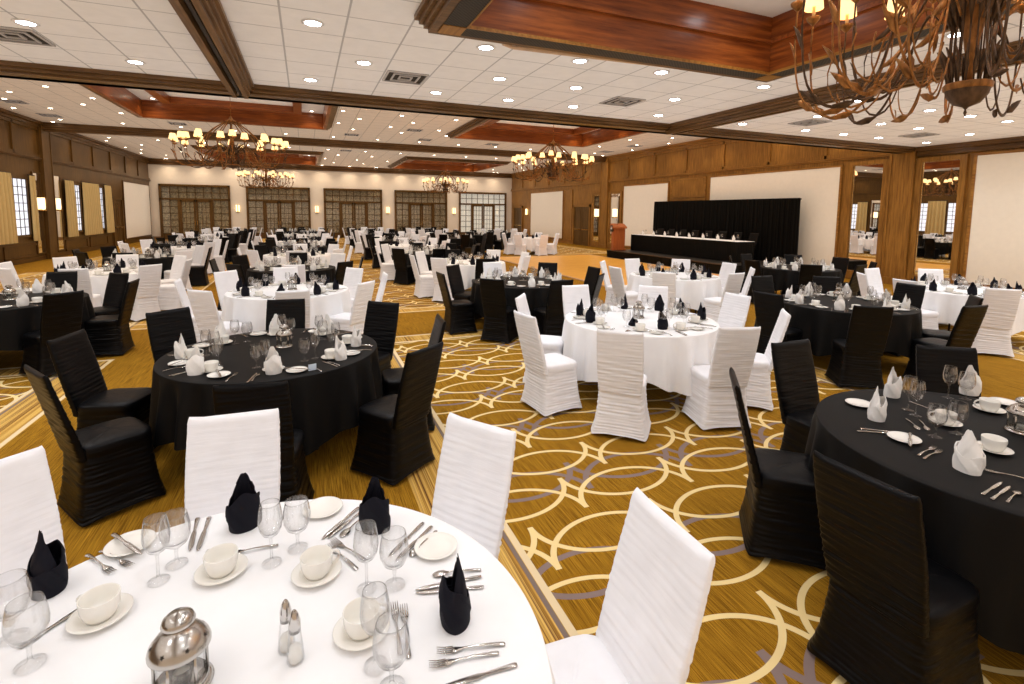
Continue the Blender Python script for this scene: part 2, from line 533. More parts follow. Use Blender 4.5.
def wallpanel(name, xw, sgn, y0, y1, z0, z1, mat, label, cat='wall panel', d=.04, fr=None):
    root = empty(name, (xw, (y0 + y1) / 2, 0))
    struct(root, label, cat)
    L = (y1 - y0) / 2
    MB().box(*sorted((0, sgn * d)), -L, L, z0, z1).build('panel', mat, root)
    fb = MB()
    f = .07
    for q in ((-L - f, -L, z0 - f, z1 + f), (L, L + f, z0 - f, z1 + f), (-L, L, z1, z1 + f), (-L, L, z0 - f, z0)):
        fb.box(*sorted((0, sgn * (d + .015))), *q)
    fb.build('surround', fr or M['woodh'], root)
    return root
wallpanel('trim_40', XR, -1, 31.6, 37.0, .32, 3.62, M['panelw'], 'cream panel between the two doors of the stage wall')
wallpanel('trim_41', XR, -1, 20.5, 24.25, .3, 3.62, M['panelw'], 'cream panel beside the black drape')
wallpanel('trim_42', XR, -1, 11.75, 17.65, .3, 3.72, M['panelw'], 'wide cream panel above the black drape')
wallpanel('trim_43', XR, -1, YF + .3, 8.0, .3, 3.72, M['panelw'], 'cream wall panel beyond the second mirror')
wallpanel('trim_44', XR, -1, 18.0, 20.2, 1.1, 2.75, M['wood'], 'oak panelled strip above the black drape')
wallpanel('trim_45', XR, -1, 18.0, 20.2, 2.95, 3.72, M['wood'], 'oak upper panel above the black drape')
wallpanel('trim_46', XL, 1, 35.75, 40.9, .35, 3.62, M['panelw'], 'cream panel on the window wall near the back corner', fr=M['wooddh'])
wallpanel('trim_47', XR, -1, 30.3, 31.3, .3, 3.62, M['wood'], 'narrow oak panel beside the double doors')
# wainscot frames on window wall
wbx = []
for y0 in (14.4, 17.2, 20.0, 22.8, 27.7, 30.4):
    for q in ((y0, y0 + 2.4, .62, .68), (y0, y0 + 2.4, .2, .26), (y0, y0 + .06, .2, .66), (y0 + 2.34, y0 + 2.4, .2, .66)):
        wbx.append((XL, XL + .035, *q))
trimbox(wbx, M['wooddh'])

def mirror(name, y0, y1, z0, z1, label):
    root = empty(name, (XR, (y0 + y1) / 2, 0))
    tag(root, label, 'mirror')
    L = (y1 - y0) / 2
    MB().box(-.03, -.02, -L, L, z0, z1).build('mirror_glass', M['mirror'], root)
    fb = MB()
    for q in ((-L - .16, -L, 0.02, z1 + .12), (L, L + .16, 0.02, z1 + .12), (-L, L, z1, z1 + .12), (-L, L, .02, z0)):
        fb.box(-.09, 0, *q)
    fb.build('frame', M['wood'], root)
    sb = MB()
    for q in ((-L, -L + .015, z0, z1), (L - .015, L, z0, z1), (-L, L, z0, z0 + .015), (-L, L, z1 - .015, z1)):
        sb.box(-.05, -.02, *q)
    sb.build('brass_edge', M['brass'], root)
mirror('wall_mirror', 10.36, 11.3, .28, 3.72, 'tall mirror between cream panel and oak pier')
mirror('wall_mirror', 8.36, 9.28, .35, 3.66, 'tall mirror on the camera side of the oak pier')
mirror('wall_mirror', 24.55, 25.6, .35, 3.25, 'tall narrow mirror by the lectern')
mirror('wall_mirror', 26.75, 27.5, .35, 3.2, 'tall narrow mirror beside the oak double doors')
def mirror_l(y0, y1, label):
    root = empty('wall_mirror', (XL, (y0 + y1) / 2, 0))
    tag(root, label, 'mirror')
    L = (y1 - y0) / 2
    MB().box(.02, .03, -L, L, .3, 3.4).build('mirror_glass', M['mirror'], root)
    fb = MB()
    for q in ((-L - .05, -L, .25, 3.45), (L, L + .05, .25, 3.45), (-L, L, 3.4, 3.45), (-L, L, .25, .3)): fb.box(0, .05, *q)
    fb.build('frame', M['woodd'], root)
mirror_l(25.2, 25.75, 'narrow mirror on the near side of the dark pier')
mirror_l(26.75, 27.5, 'narrow mirror on the far side of the dark pier')

def sconce(loc, rz, label):
    root = empty('wall_sconce', loc, rz)
    tag(root, label, 'wall light', 'wall sconces')
    MB().box(-.12, .12, 0, .02, -.12, .32).build('back_plate', M['brass'], root)
    for s_ in (-1, 1):
        MB().lathe([(.035, -.1), (.04, 0), (.04, .3), (.035, .36)], 12, (s_ * .075, .1, 0), caps=(True, True)).build('glass_tube', M['sconce'], root)
    MB().lathe([(.12, -.16), (.13, -.12), (.05, -.1)], 16, (0, .08, 0), caps=(True, True)).build('cup', M['brass'], root)
for i, x in enumerate((-4.47, .82, 6.1, 11.53)):
    sconce((x, YB, 2.05), PI, 'twin tube sconce on back wall between %s glazed doors' % ('first and second', 'second and third', 'third and fourth', 'fourth and fifth')[i])
sconce((XL, 24.95 + .75, 2.1), -PI / 2, 'twin tube sconce on the near side of dark pier')
sconce((XL, 27.1, 2.1), -PI / 2, 'twin tube sconce on the far side of dark pier')
sconce((XR, 37.75, 2.05), PI / 2, 'twin tube sconce by the single door of the stage wall')
sconce((XR, 27.1, 2.0), PI / 2, 'twin tube sconce on mirror beside the double doors')
sconce((XR, 25.1, 2.0), PI / 2, 'twin tube sconce on mirror by the lectern')

# glazed doors in the back wall
def lattice(bb, x0, x1, z0, z1, nx, nz, y0, y1, t=.035):
    for i in range(nx + 1):
        x = x0 + (x1 - x0) * i / nx
        bb.box(x - t / 2, x + t / 2, y0, y1, z0, z1)
    for j in range(nz + 1):
        z = z0 + (z1 - z0) * j / nz
        bb.box(x0, x1, y0, y1, z - t / 2, z + t / 2)
def wavesheet(x0, x1, z0, z1, y, amp=.03, wl=.16, n=None, th=.01):
    bb = MB()
    n = n or max(8, int((x1 - x0) / wl * 6))
    top, bot = [], []
    for i in range(n + 1):
        x = x0 + (x1 - x0) * i / n
        yy = y + amp * sin(2 * PI * (x - x0) / wl + .6 * sin(x * 3.1)) 
        top.append((x, yy, z1))
        bot.append((x, yy + amp * .4 * sin(x * 5), z0))
    back = [(x, y_ + th, z) for x, y_, z in top]
    bb.loft([bot, top, back], closed=False)
    return bb
for i, (x0, x1) in enumerate([(-9.19, -4.92), (-3.91, .37), (1.32, 5.65), (6.63, 10.93), (11.96, 16.2)]):
    root = struct(empty('door_%d' % (i + 1), ((x0 + x1) / 2, YB, 0)), '%s glazed double door unit from the window wall' % ('first', 'second', 'third', 'fourth', 'fifth')[i], 'door')
    W = (x1 - x0) / 2
    H, T = 3.78, 2.72
    fb = MB()
    for q in ((-W, -W + .13, 0, H), (W - .13, W, 0, H), (-W, W, H - .13, H), (-W, W, T, T + .1), (-1.06, -.94, 0, T), (.94, 1.06, 0, T)):
        fb.box(q[0], q[1], -.16, 0, q[2], q[3])
    fb.build('frame', M['woodd'], root)
    lb = MB()
    lattice(lb, -W + .13, W - .13, T + .1, H - .13, 8, 2, -.10, -.06)
    lattice(lb, -W + .13, -1.06, .4, T, 2, 5, -.10, -.06)
    lattice(lb, 1.06, W - .13, .4, T, 2, 5, -.10, -.06)
    lb.box(-W + .13, -1.06, -.1, -.04, 0, .4)
    lb.box(1.06, W - .13, -.1, -.04, 0, .4)
    lb.build('muntins', M['woodd'], root)
    cm = M['doorcurtw'] if i == 4 else M['doorcurt']
    MB().box(-W + .1, W - .1, -.028, -.022, .1, H - .1).build('glass_pane', M['pane'], root)
    wavesheet(-W + .1, W - .1, .1, H - .1, -.012, .007, .22).build('sheer_curtain', cm, root)
    for s_ in (-1, 1):
        leaf = MB()
        a, c_ = sorted((s_ * .02, s_ * .94))
        for q in ((a, a + .1, .05, T), (c_ - .1, c_, .05, T), (a, c_, T - .12, T), (a, c_, .05, .35)): leaf.box(q[0], q[1], -.13, -.08, q[2], q[3])
        lattice(leaf, a + .1, c_ - .1, .35, T - .12, 3, 6, -.11, -.09, .025)
        lf = leaf.build('door_leaf', M['woodd'], root)
        MB().box(s_ * .07 - .015, s_ * .07 + .015, -.17, -.13, 1.0, 1.3).build('door_handle', M['brass'], lf)
# plain doors
def pdoor(name, xw, sgn, y0, y1, h, label, mat, leaves=2, bar=True):
    root = struct(empty(name, (xw, (y0 + y1) / 2, 0)), label, 'door')
    L = (y1 - y0) / 2
    fb = MB()
    for q in ((-L, -L + .14, 0, h + .14), (L - .14, L, 0, h + .14), (-L, L, h, h + .14)): fb.box(*sorted((0, sgn * .1)), *q)
    fb.build('frame', mat, root)
    for k in range(leaves):
        a = -L + .14 + (2 * L - .28) * k / leaves + .01
        c_ = a + (2 * L - .28) / leaves - .02
        lb = MB().box(*sorted((sgn * .01, sgn * .04)), a, c_, .01, h)
        for z0, z1 in ((.25, 1.0), (1.15, h - .2)):
            for q in ((a + .12, a + .16, z0, z1), (c_ - .16, c_ - .12, z0, z1), (a + .12, c_ - .12, z0, z0 + .04), (a + .12, c_ - .12, z1 - .04, z1)):
                lb.box(*sorted((sgn * .04, sgn * .055)), *q)
        lf = lb.build('door_leaf', M['woodd'], root)
        if bar: MB().box(*sorted((sgn * .06, sgn * .11)), a + .08, c_ - .08, 1.0, 1.07).build('push_bar', M['brass'], lf)
pdoor('door_6', XR, -1, 27.8, 30.05, 2.5, 'oak double doors with push bars beside the mirrors', M['wood'])
pdoor('door_7', XR, -1, 38.6, 40.6, 2.5, 'dark door at the back corner of the stage wall', M['wood'])
pdoor('door_8', XL, 1, 33.6, 35.3, 2.55, 'dark double door on the window wall', M['woodd'])

# windows and curtains of the window wall
def curtain(y0, y1, z0, z1, label):
    b = MB()
    n = max(10, int((y1 - y0) / .02))
    rows = []
    for j, (z, k) in enumerate(((z0, 1), ((z0 + z1) / 2, .9), (z1 - .12, .55), (z1, .35))):
        rows.append([(XL + .12 + .085 * k * sin(2 * PI * i / n * (y1 - y0) / .23 + .8 * sin(i * .13)), (y0 + y1) / 2 + (i / n - .5) * (y1 - y0) * (1 if j else 1.06), z) for i in range(n + 1)])
    back = [[(p[0] + .012, p[1], p[2]) for p in r] for r in rows]
    b.loft(rows, closed=False)
    b.loft(list(reversed(back)), closed=False)
    root = empty('curtain', (0, 0, 0))
    tag(root, label, 'curtain')
    b.build('curtain_cloth', M['curtain'], root)
    MB().tube([(XL + .1, y0 - .05, z1 + .02), (XL + .1, y1 + .05, z1 + .02)], .02).build('curtain_rod', M['leather'], root)
WINS = [(11.4, 12.6), (15.5, 16.7), (17.9, 19.1), (20.9, 22.1), (23.4, 24.65), (28.6, 29.5), (31.65, 32.4)]
for i, (y0, y1) in enumerate(WINS):
    root = struct(empty('window_%d' % (i + 1), (XL, (y0 + y1) / 2, 0)), 'tall latticed window %s' % ('nearest the camera end', 'third from the front', 'between gold curtains', 'before the pale pier', 'closest to the near side of dark pier', 'first beyond the dark pier', 'second beyond the dark pier')[i], 'window')
    L = (y1 - y0) / 2
    fb = MB()
    for q in ((-L - .08, -L, 1.0, 3.2), (L, L + .08, 1.0, 3.2), (-L, L, 3.12, 3.2), (-L - .12, L + .12, .96, 1.04)): fb.box(0, .07, *q)
    fb.build('window_frame', M['woodd'], root)
    mb = MB()
    for k in range(5): mb.box(.025, .04, -L + 2 * L * k / 4 - .012, -L + 2 * L * k / 4 + .012, 1.04, 3.12)
    for k in range(8): mb.box(.025, .04, -L, L, 1.04 + 2.08 * k / 7 - .012, 1.04 + 2.08 * k / 7 + .012)
    mb.build('muntins', M['black'], root)
    MB().box(.005, .015, -L, L, 1.04, 3.12).build('window_pane', M['sheer'], root)
for y0, y1, lb in [(10.8, 11.35, 'frontmost gold curtain on window wall'), (12.65, 13.2, 'gold curtain after the frontmost window'), (14.95, 15.5, 'gold curtain before the second window'), (16.75, 17.85, 'wide gold curtain between second and third windows'),
                   (19.15, 19.7, 'gold curtain after the third window'), (20.3, 20.85, 'gold curtain before the fourth window'), (22.2, 23.35, 'wide gold curtain before the sconce pier window'), (24.7, 25.15, 'narrow gold curtain touching the mirror near dark pier'),
                   (27.75, 28.55, 'gold curtain just beyond the dark pier'), (29.6, 31.5, 'wide gold curtain between the last two windows'), (32.45, 33.3, 'gold curtain beside the dark double door')]:
    curtain(y0, y1, .8, 3.27, lb)

# ------------------------------------------------------------------ ceiling coffers
def ring_boxes(bb, x0, x1, y0, y1, t, z0, z1, side=None):
    if side != 'y': bb.box(x0 - t, x1 + t, y0 - t, y0, z0, z1).box(x0 - t, x1 + t, y1, y1 + t, z0, z1)
    if side != 'x': bb.box(x0 - t, x0, y0, y1, z0, z1).box(x1, x1 + t, y0, y1, z0, z1)
    return bb
def coffer_near(h):
    x0, x1, y0, y1 = h
    root = struct(empty('trim_50', ((x0 + x1) / 2, (y0 + y1) / 2, 0)), 'deep wooden ceiling coffer with black mesh edge above the chandelier', 'ceiling coffer')
    cx, cy = (x0 + x1) / 2, (y0 + y1) / 2
    X0, X1, Y0, Y1 = x0 - cx, x1 - cx, y0 - cy, y1 - cy
    bb = MB()
    for k in range(4): ring_boxes(bb, X0 - .25, X1 + .25, Y0 - .25, Y1 + .25, .20 - .04 * k, H1 - .05 * (k + 1), H1 - .05 * k)
    bb.build('rim_moulding', M['beam'], root)
    mb = ring_boxes(MB(), X0 - .015, X1 + .015, Y0 - .015, Y1 + .015, .235, H1 - .205, H1 - .02)
    mb.build('mesh_strip', M['blackmesh'], root)
    ring_boxes(MB(), X0, X1, Y0, Y1, .015, H1 - .212, H1 - .18).build('bronze_edge', M['woodh'], root)
    cb = MB()
    for xx in (X0 - .25, X1 + .015): 
        for yy in (Y0 - .25, Y1 + .015): cb.box(xx, xx + .235, yy, yy + .235, H1 - .212, H1 - .19)
    cb.build('corner_block', M['woodh'], root)
    ring_boxes(MB(), X0, X1, Y0, Y1, .03, H1 - .18, H1 + .50, 'x').build('coffer_side', M['red'], root)
    ring_boxes(MB(), X0, X1, Y0, Y1, .03, H1 - .18, H1 + .50, 'y').build('coffer_side', M['redy'], root)
    for z in (.16,): ring_boxes(MB(), X0 + .05, X1 - .05, Y0 + .05, Y1 - .05, .05, H1 + z, H1 + z + .05).build('cornice', M['red'], root)
    MB().box(X0 - .12, X1 + .12, Y0 - .12, Y1 + .12, H1 + .50, H1 + .68).build('coffer_ceiling', M['white_paint'], root)
coffer_near(NEARC[0])
def coffer_far(h, n, label):
    x0, x1, y0, y1 = h
    cx, cy = (x0 + x1) / 2, (y0 + y1) / 2
    root = struct(empty('trim_%d' % n, (cx, cy, 0)), label, 'ceiling coffer')
    X0, X1, Y0, Y1 = x0 - cx, x1 - cx, y0 - cy, y1 - cy
    bb = MB()
    for k in range(3): ring_boxes(bb, X0 - .1, X1 + .1, Y0 - .1, Y1 + .1, .22 - .07 * k, H2 - .06 * (k + 1), H2 - .06 * k)
    bb.build('rim_moulding', M['beam'], root)
    ring_boxes(MB(), X0, X1, Y0, Y1, .1, H2 - .18, H2 + .42, 'x').build('coffer_side', M['red'], root)
    ring_boxes(MB(), X0, X1, Y0, Y1, .1, H2 - .18, H2 + .42, 'y').build('coffer_side', M['redy'], root)
    MB().box(X0 - .1, X1 + .1, Y0 - .1, Y1 + .1, H2 + .42, H2 + .48).build('coffer_ceiling', M['white_paint'], root)
    i = .75
    ring_boxes(MB(), X0 + i + .3, X1 - i - .3, Y0 + i + .3, Y1 - i - .3, .28, H2 + .2, H2 + .42).build('inner_ring', M['red'], root)
for k, (h, lb) in enumerate(zip(FARC, ('cherry coffer over the front of the window column', 'cherry coffer over the dance floor', 'cherry coffer over the back of the window column', 'cherry coffer before the fourth glazed door'))): coffer_far(h, 51 + k, lb)

# ------------------------------------------------------------------ downlights and vents
def downlight_proto(mat, k=1):
    root = empty('ceiling_downlight')
    MB().lathe([(.085 * k, 0), (.115 * k, 0), (.12 * k, -.006), (.085 * k, -.012), (.085 * k, 0)], 16).build('trim_ring', M['trim'], root)
    MB().lathe([(.084 * k, -.009), (.002, -.009)], 8, smooth=False)  .build('lens', mat, root)
    ld = bpy.data.lights.new('downlight_lamp', 'AREA')
    ld.shape = 'DISK'
    ld.size = .15 * k
    ld.spread = rad(112)
    ld.energy = LAMP['near_w'] if k == 1 else LAMP['far_w']
    ld.color = LAMP['near_col'] if k == 1 else LAMP['far_col']
    link('downlight_lamp', ld, root, (0, 0, -.011))
    return root
pn, pf = downlight_proto(M['lens_n']), downlight_proto(M['lens_f'], .75)
first = {id(pn): True, id(pf): True}
def dl(p, x, y, z, label, group):
    o = p if first[id(p)] else copy_tree(p)
    first[id(p)] = False
    o.location = (x, y, z)
    tag(o, label, 'ceiling light', group)
def inh(x, y, hs, m=.45): return any(a - m < x < b_ + m and c_ - m < y < d_ + m for a, b_, c_, d_ in hs)
for k in range(-4, 6):
    y = 7.4 + 1.29 * (k - 0) - 0.0
    y = 8.69 - 1.29 * (5 - k) + 0
    A = (5 - k) % 2 == 0
    for cxb in (-5.45, 3.45, 12.38):
        for off in ((-3.32, -1.33, 0, 1.33, 3.32) if A else (-2.65, -.66, .66, 2.65)):
            x = cxb + off
            if XL + .5 < x < XR - .5 and y > YF + .4 and not inh(x, y, NEARC):
                dl(pn, x, y, H1, 'round white recessed downlight in the lower front ceiling', 'recessed lights of the lower ceiling')
    # six lights inside the coffer
for x in (2.3, 4.8):
    for y in (-1, .9, 2.8, 4.5): dl(pn, x, y, H1 + .50, 'round downlight inside the deep wooden coffer', 'lights inside the near coffer')
j = 0
y = 10.6
while y < 40.9:
    x = -8.62 + (.66 if j % 2 else 0) + 0
    while x < XR - .5:
        if not inh(x, y, FARC) and abs(y - 26.3) > .4 and x < XR - 1.2:
            dl(pf, x, y, H2, 'small round downlight in the higher far ceiling', 'recessed lights of the far ceiling')
        x += 1.98
    y += 1.3 if y < 22 else 2.6
    j += 1
for h in FARC:
    for fx in (.07, .93):
        for fy in (.06, .5, .94): dl(pf, h[0] + (h[1] - h[0]) * fx, h[2] + (h[3] - h[2]) * fy, H2 + .42 if fx != .5 or fy != .5 else H2 + .42, 'small round downlight inside a cherry coffer', 'lights inside the far coffers')
for x in [XL + 1.2 + 1.95 * k for k in range(13)]:
    dl(pf, x, YB - .55, H2, 'small round downlight washing the back wall', 'lights along the back wall')
for yy in [11.2 + 2.9 * k for k in range(10)]:
    dl(pf, XR - .6, yy, H2, 'small round downlight washing the oak stage wall', 'lights along the stage wall')
    dl(pf, XL + .6, yy, H2, 'small round downlight washing the dark window wall', 'lights along the window wall')
vp = empty('ceiling_vent')
MB().box(-.3, .3, -.3, .3, -.004, .0).build('vent_back', M['ventd'], vp)
vb = MB()
for r_ in (.3, .2, .1):
    ring_boxes(vb, -r_ + .025, r_ - .025, -r_ + .025, r_ - .025, .025, -.02, -.003)
vb.build('vent_louvre', M['vent'], vp)
for i, (x, y, z) in enumerate([(1.46, 7.94, H1), (5.36, 7.93, H1), (-3.15, 7.97, H1), (10.2, 7.94, H1), (14.12, 8.0, H1), (-8.56, 21.4, H2), (-8.6, 24.0, H2), (-4.6, 24.0, H2), (-8.55, 27.9, H2), (4.3, 21.4, H2), (2.0, 23.9, H2), (5.3, 24.0, H2), (8.7, 24.0, H2), (15.3, 21.4, H2), (15.3, 24.0, H2), (-4.6, 27.9, H2), (2.2, 30.2, H2), (8.7, 28.5, H2)]):
    o = vp if i == 0 else copy_tree(vp)
    o.location = (x, y, z)
    if z == H1: tag(o, 'square louvred vent in lower ceiling %s' % ('above the second table column', 'near the cherry cross beam', 'next to the camera end of window side', 'before the stage pier', 'over the mirrors')[i], 'vent')
    else: tag(o, 'small dark square vent in the higher far ceiling', 'vent', 'vents of the far ceiling')
o = MB().tube([(2.22, 5.68, H1 - .02), (2.25, 5.85, H1 - .02), (2.4, 5.93, H1 - .02), (3.6, 5.86, H1 - .02), (4.75, 5.78, H1 - .02), (4.9, 5.72, H1 - .02), (4.88, 5.6, H1 - .02)], .022).build('ceiling_rail', M['tan'])
tag(o, 'thin tan rail with rounded ends under ceiling tiles before the coffer', 'rail')

# ------------------------------------------------------------------ chandeliers
def leafshape(bb, p, d, up, L, W, mi=0):
    p, d, up = Vector(p), Vector(d).normalized(), Vector(up).normalized()
    s_ = d.cross(up).normalized()
    q0 = p
    pts = [q0, p + d * L * .45 + s_ * W + up * .06 * L, p + d * L * .5 + up * .14 * L, p + d * L * .45 - s_ * W + up * .06 * L, p + d * L * .8 + s_ * W * .6 + up * .22 * L, p + d * L * .8 - s_ * W * .6 + up * .22 * L, p + d * L + up * .42 * L]
    v = [tuple(x) for x in pts] + [tuple(x - up * .012) for x in pts]
    f = [(0, 1, 2), (0, 2, 3), (1, 4, 2), (2, 4, 6), (2, 6, 5), (2, 5, 3)]
    bb.add(v, f + [tuple(i + 7 for i in reversed(q)) for q in f] + [(0, 7, 8, 1), (1, 8, 11, 4), (4, 11, 13, 6), (6, 13, 12, 5), (5, 12, 10, 3), (3, 10, 7, 0)], mi, True)
def smooth_path(pts, n=5):
    P = [Vector(p) for p in pts]
    out = []
    for i in range(len(P) - 1):
        p0, p1, p2, p3 = P[max(i - 1, 0)], P[i], P[i + 1], P[min(i + 2, len(P) - 1)]
        for k in range(n):
            t = k / n
            out.append(.5 * ((2 * p1) + (p2 - p0) * t + (2 * p0 - 5 * p1 + 4 * p2 - p3) * t * t + (3 * p1 - p0 - 3 * p2 + p3) * t ** 3))
    out.append(P[-1])
    return out
def make_chandelier():
    root = empty('chandelier')
    bb = MB()
    bb.lathe([(.001, -.012), (.010, .0), (.004, .01), (.016, .018), (.07, .030), (.108, .058), (.115, .078)], 24)
    bb.build('bowl', M['bronzed'], root)
    cb = MB().lathe([(.115, .075), (.124, .078), (.128, .092), (.118, .098), (.07, .102)], 24, caps=(False, True))
    cb.build('bowl_rim', M['bronze'], root)
    rb = MB()
    for k in range(18):
        a = 2 * PI * k / 18
        rb.tube([((.105 - .01 * (z > .3)) * cos(a), (.105 - .01 * (z > .3)) * sin(a), z) for z in (.095, .2, .3, .38)] + [(.15 * cos(a), .15 * sin(a), .46), (.22 * cos(a), .22 * sin(a), .52)], .005, 5)
        leafshape(rb, (.108 * cos(a), .108 * sin(a), .095), (0.1 * cos(a), .1 * sin(a), 1), (cos(a), sin(a), 0), .12, .010)
        leafshape(rb, (.11 * cos(a), .11 * sin(a), .28), (0.4 * cos(a), .4 * sin(a), 1), (cos(a), sin(a), 0), .20, .020)
    rb.build('basket', M['bronzed'], root)
    sb = MB().tube([(0, 0, .1), (0, 0, .95)], .022, 8)
    sb.lathe([(.03, .2), (.06, .3), (.03, .4), (.05, .5), (.03, .62), (.07, .72), (.02, .8)], 12)
    sb.build('stem', M['bronze'], root)
    db = MB()
    for k in range(12):
        a = 2 * PI * k / 12
        db.tube([(r * cos(a), r * sin(a), z) for r, z in ((.05, .93), (.16, .90), (.32, .78), (.46, .64), (.52, .50), (.46, .38), (.34, .34))], .011, 5)
        leafshape(db, (.08 * cos(a), .08 * sin(a), .92), (cos(a), sin(a), -.2), (0, 0, 1), .12, .025)
    db.lathe([(.06, .90), (.10, .93), (.10, .96), (.04, .99), (.012, 1.05)], 16)
    db.build('dome_cage', M['bronze'], root)
    arms = [(2 * PI * (k + .5) / 16, 1.0, .46, 1) for k in range(16)] + [(2 * PI * k / 8, .78, .53, 0) for k in range(8)]
    for kk, (a, R_, zt, outer) in enumerate(arms):
        c_, s_ = cos(a), sin(a)
        if outer: pr = [(.15, .36), (.28, .46), (.42, .36), (.52, .16), (.66, .06), (.82, .045), (.95, .12), (R_, .28), (R_, zt)]
        else: pr = [(.14, .3), (.26, .36), (.38, .22), (.5, .11), (.64, .12), (.75, .22), (R_, .36), (R_, zt)]
        j = RNG.uniform(-.01, .01)
        path = smooth_path([((r) * c_, (r) * s_, z + j) for r, z in pr], 4)
        ab = MB().tube(path, .0066, 6)
        # scroll under the arm and leaves
        m0 = .62 if outer else .5
        sc = [(m0 + .16 * cos(t), (.17 if outer else .24) + .12 * sin(t)) for t in [PI * 1.1 + .42 * k for k in range(9)]]
        ab.tube([(r * c_ - s_ * .03, r * s_ + c_ * .03, z) for r, z in sc], .0048, 5)
        for fr, LL in ((.28, .13), (.5, .12), (.68, .11), (.86, .10)):
            p = path[int(fr * (len(path) - 1))]
            d = path[min(int(fr * (len(path) - 1)) + 1, len(path) - 1)] - p
            sd = Vector((-s_, c_, 0)) * (1 if int(fr * 10) % 2 else -1)
            leafshape(ab, p, d.normalized() + sd * .5, Vector((c_, s_, .3)), LL, .017)
        arm = ab.build('arm', M['bronze'] if kk % 3 else M['bronzed'], root)
        MB().lathe([(.01, zt - .02), (.045, zt), (.05, zt + .012), (.012, zt + .01)], 12, (R_ * c_, R_ * s_, 0), caps=(True, True)).build('drip_pan', M['bronze'], arm)
        MB().lathe([(.012, zt + .01), (.012, zt + .09)], 8, (R_ * c_, R_ * s_, 0), caps=(True, True)).build('candle', M['candle'], arm)
        MB().lathe([(.068, zt + .045), (.046, zt + .15), (.044, zt + .148), (.064, zt + .048)], 14, (R_ * c_, R_ * s_, 0)).build('lamp_shade', M['shade'], arm)
    return root
ch = make_chandelier()
KIDS[ch.name] = list(ch.children)
CHS = [((3.55, 1.78, 2.66), .89, H1 + .50, 'large leafy bronze chandelier hanging from the deep front coffer'),
       ((-2.07, 18.2, 3.33), 1.55, H2 + .42, 'bronze chandelier with many lit shades over the window column front'), ((9.15, 18.2, 3.33), 1.55, H2 + .42, 'bronze chandelier with lit shades over the dance floor'),
       ((-2.2, 35.2, 3.4), 1.55, H2 + .42, 'distant chandelier before the second glazed door'), ((9.25, 35.2, 3.4), 1.55, H2 + .42, 'distant chandelier before the fourth glazed door')]
for i, (loc, s_, top, lb) in enumerate(CHS):
    o = ch if i == 0 else copy_tree(ch)
    o.location = loc
    o.scale = (s_, s_, s_ * (1.9 if i == 0 else 1))
    o.rotation_euler = (0, 0, .13 * i)
    tag(o, lb, 'chandelier')
    ld = bpy.data.lights.new('chandelier_glow', 'POINT')
    ld.energy = LAMP['chand'] * (.5 if i == 0 else 1)
    ld.color = (1, .68, .38)
    ld.shadow_soft_size = .05
    lo = link('chandelier_glow', ld, o, (0, 0, .75))
    z0 = 1.05
    MB().tube([(0, 0, z0), (0, 0, (top - loc[2]) / o.scale[2])], .006, 6).build('chain', M['bronze'], o)

# ------------------------------------------------------------------ stage, head table, drape, lectern
def skirt_mesh(path, z0, z1, amp=.02, wl=.09):
    b = MB()
    pts = []
    for (ax, ay), (bx, by) in zip(path[:-1], path[1:]):
        L = math.hypot(bx - ax, by - ay)
        n = int(L / wl * 6)
        nx, ny = (by - ay) / L, -(bx - ax) / L
        for i in range(n):
            t = i / n
            o = amp * sin(2 * PI * t * L / wl + .7 * sin(t * L * 2.3))
            pts.append((ax + (bx - ax) * t + nx * o, ay + (by - ay) * t + ny * o))
    pts.append(path[-1])
    cx_, cy_ = sum(p[0] for p in pts) / len(pts), sum(p[1] for p in pts) / len(pts)
    top = [(x, y, z1) for x, y in pts]
    bot = [(x, y, z0) for x, y in pts]
    inn = [(x + (cx_ - x) * .01, y + (cy_ - y) * .004, z0) for x, y in pts]
    b.loft([bot, top], closed=False)
    b.loft([[(p[0], p[1], z1) for p in inn], inn], closed=False)
    return b
rs = empty('stage_riser', (15.0, 16.7, 0))
tag(rs, 'low stage riser with black pleated skirt along the oak wall', 'stage')
MB().box(-1.72, .98, -3.8, 3.75, .05, .36).build('deck', M['black'], rs)
skirt_mesh([(.98, 3.78), (-1.74, 3.78), (-1.74, -3.83), (.98, -3.83)], .01, .36).build('skirt', M['drape'], rs)
MB().box(-1.77, -1.70, -3.85, 3.8, .345, .375).build('edge_trim', M['leather'], rs)
ht = empty('head_table', (14.75, 17.0, .36))
tag(ht, 'long head table with black pleated skirt on the stage', 'table')
MB().box(-.42, .42, -3.3, 3.05, .71, .755).build('tabletop', M['wcloth'], ht)
skirt_mesh([(.40, 3.07), (-.44, 3.07), (-.44, -3.32), (.40, -3.32)], .01, .745, .018, .08).build('table_skirt', M['drape'], ht)
dr = empty('backdrop_drape', (16.15, 16.75, 0))
tag(dr, 'tall black pleated backdrop drape behind the head table', 'drape')
b = MB()
n = 700
rows = []
for z, k in ((.02, 1), (1.3, .9), (2.6, .6), (2.7, .4)):
    rows.append([(.07 * k * sin(i * .78 + 1.1 * sin(i * .05)) + .03 * k * sin(i * .31), -4.0 + 8.0 * i / n, z) for i in range(n + 1)])
b.loft(rows, closed=False)
b.loft([[(p[0] + .012, p[1], p[2]) for p in r] for r in reversed(rows)], closed=False)
b.build('drape_cloth', M['drape'], dr)
for y in (-3.9, -1.34, 1.34, 3.9): MB().tube([(.14, y, 0), (.14, y, 2.66)], .02).build('upright', M['black'], dr)
MB().tube([(.1, -3.98, 2.66), (.1, 3.98, 2.66)], .022).build('crossbar', M['black'], dr)
pd = empty('lectern', (13.62, 20.12, .375), rad(-20))
tag(pd, 'reddish wood lectern with black sign at the far stage end', 'lectern')
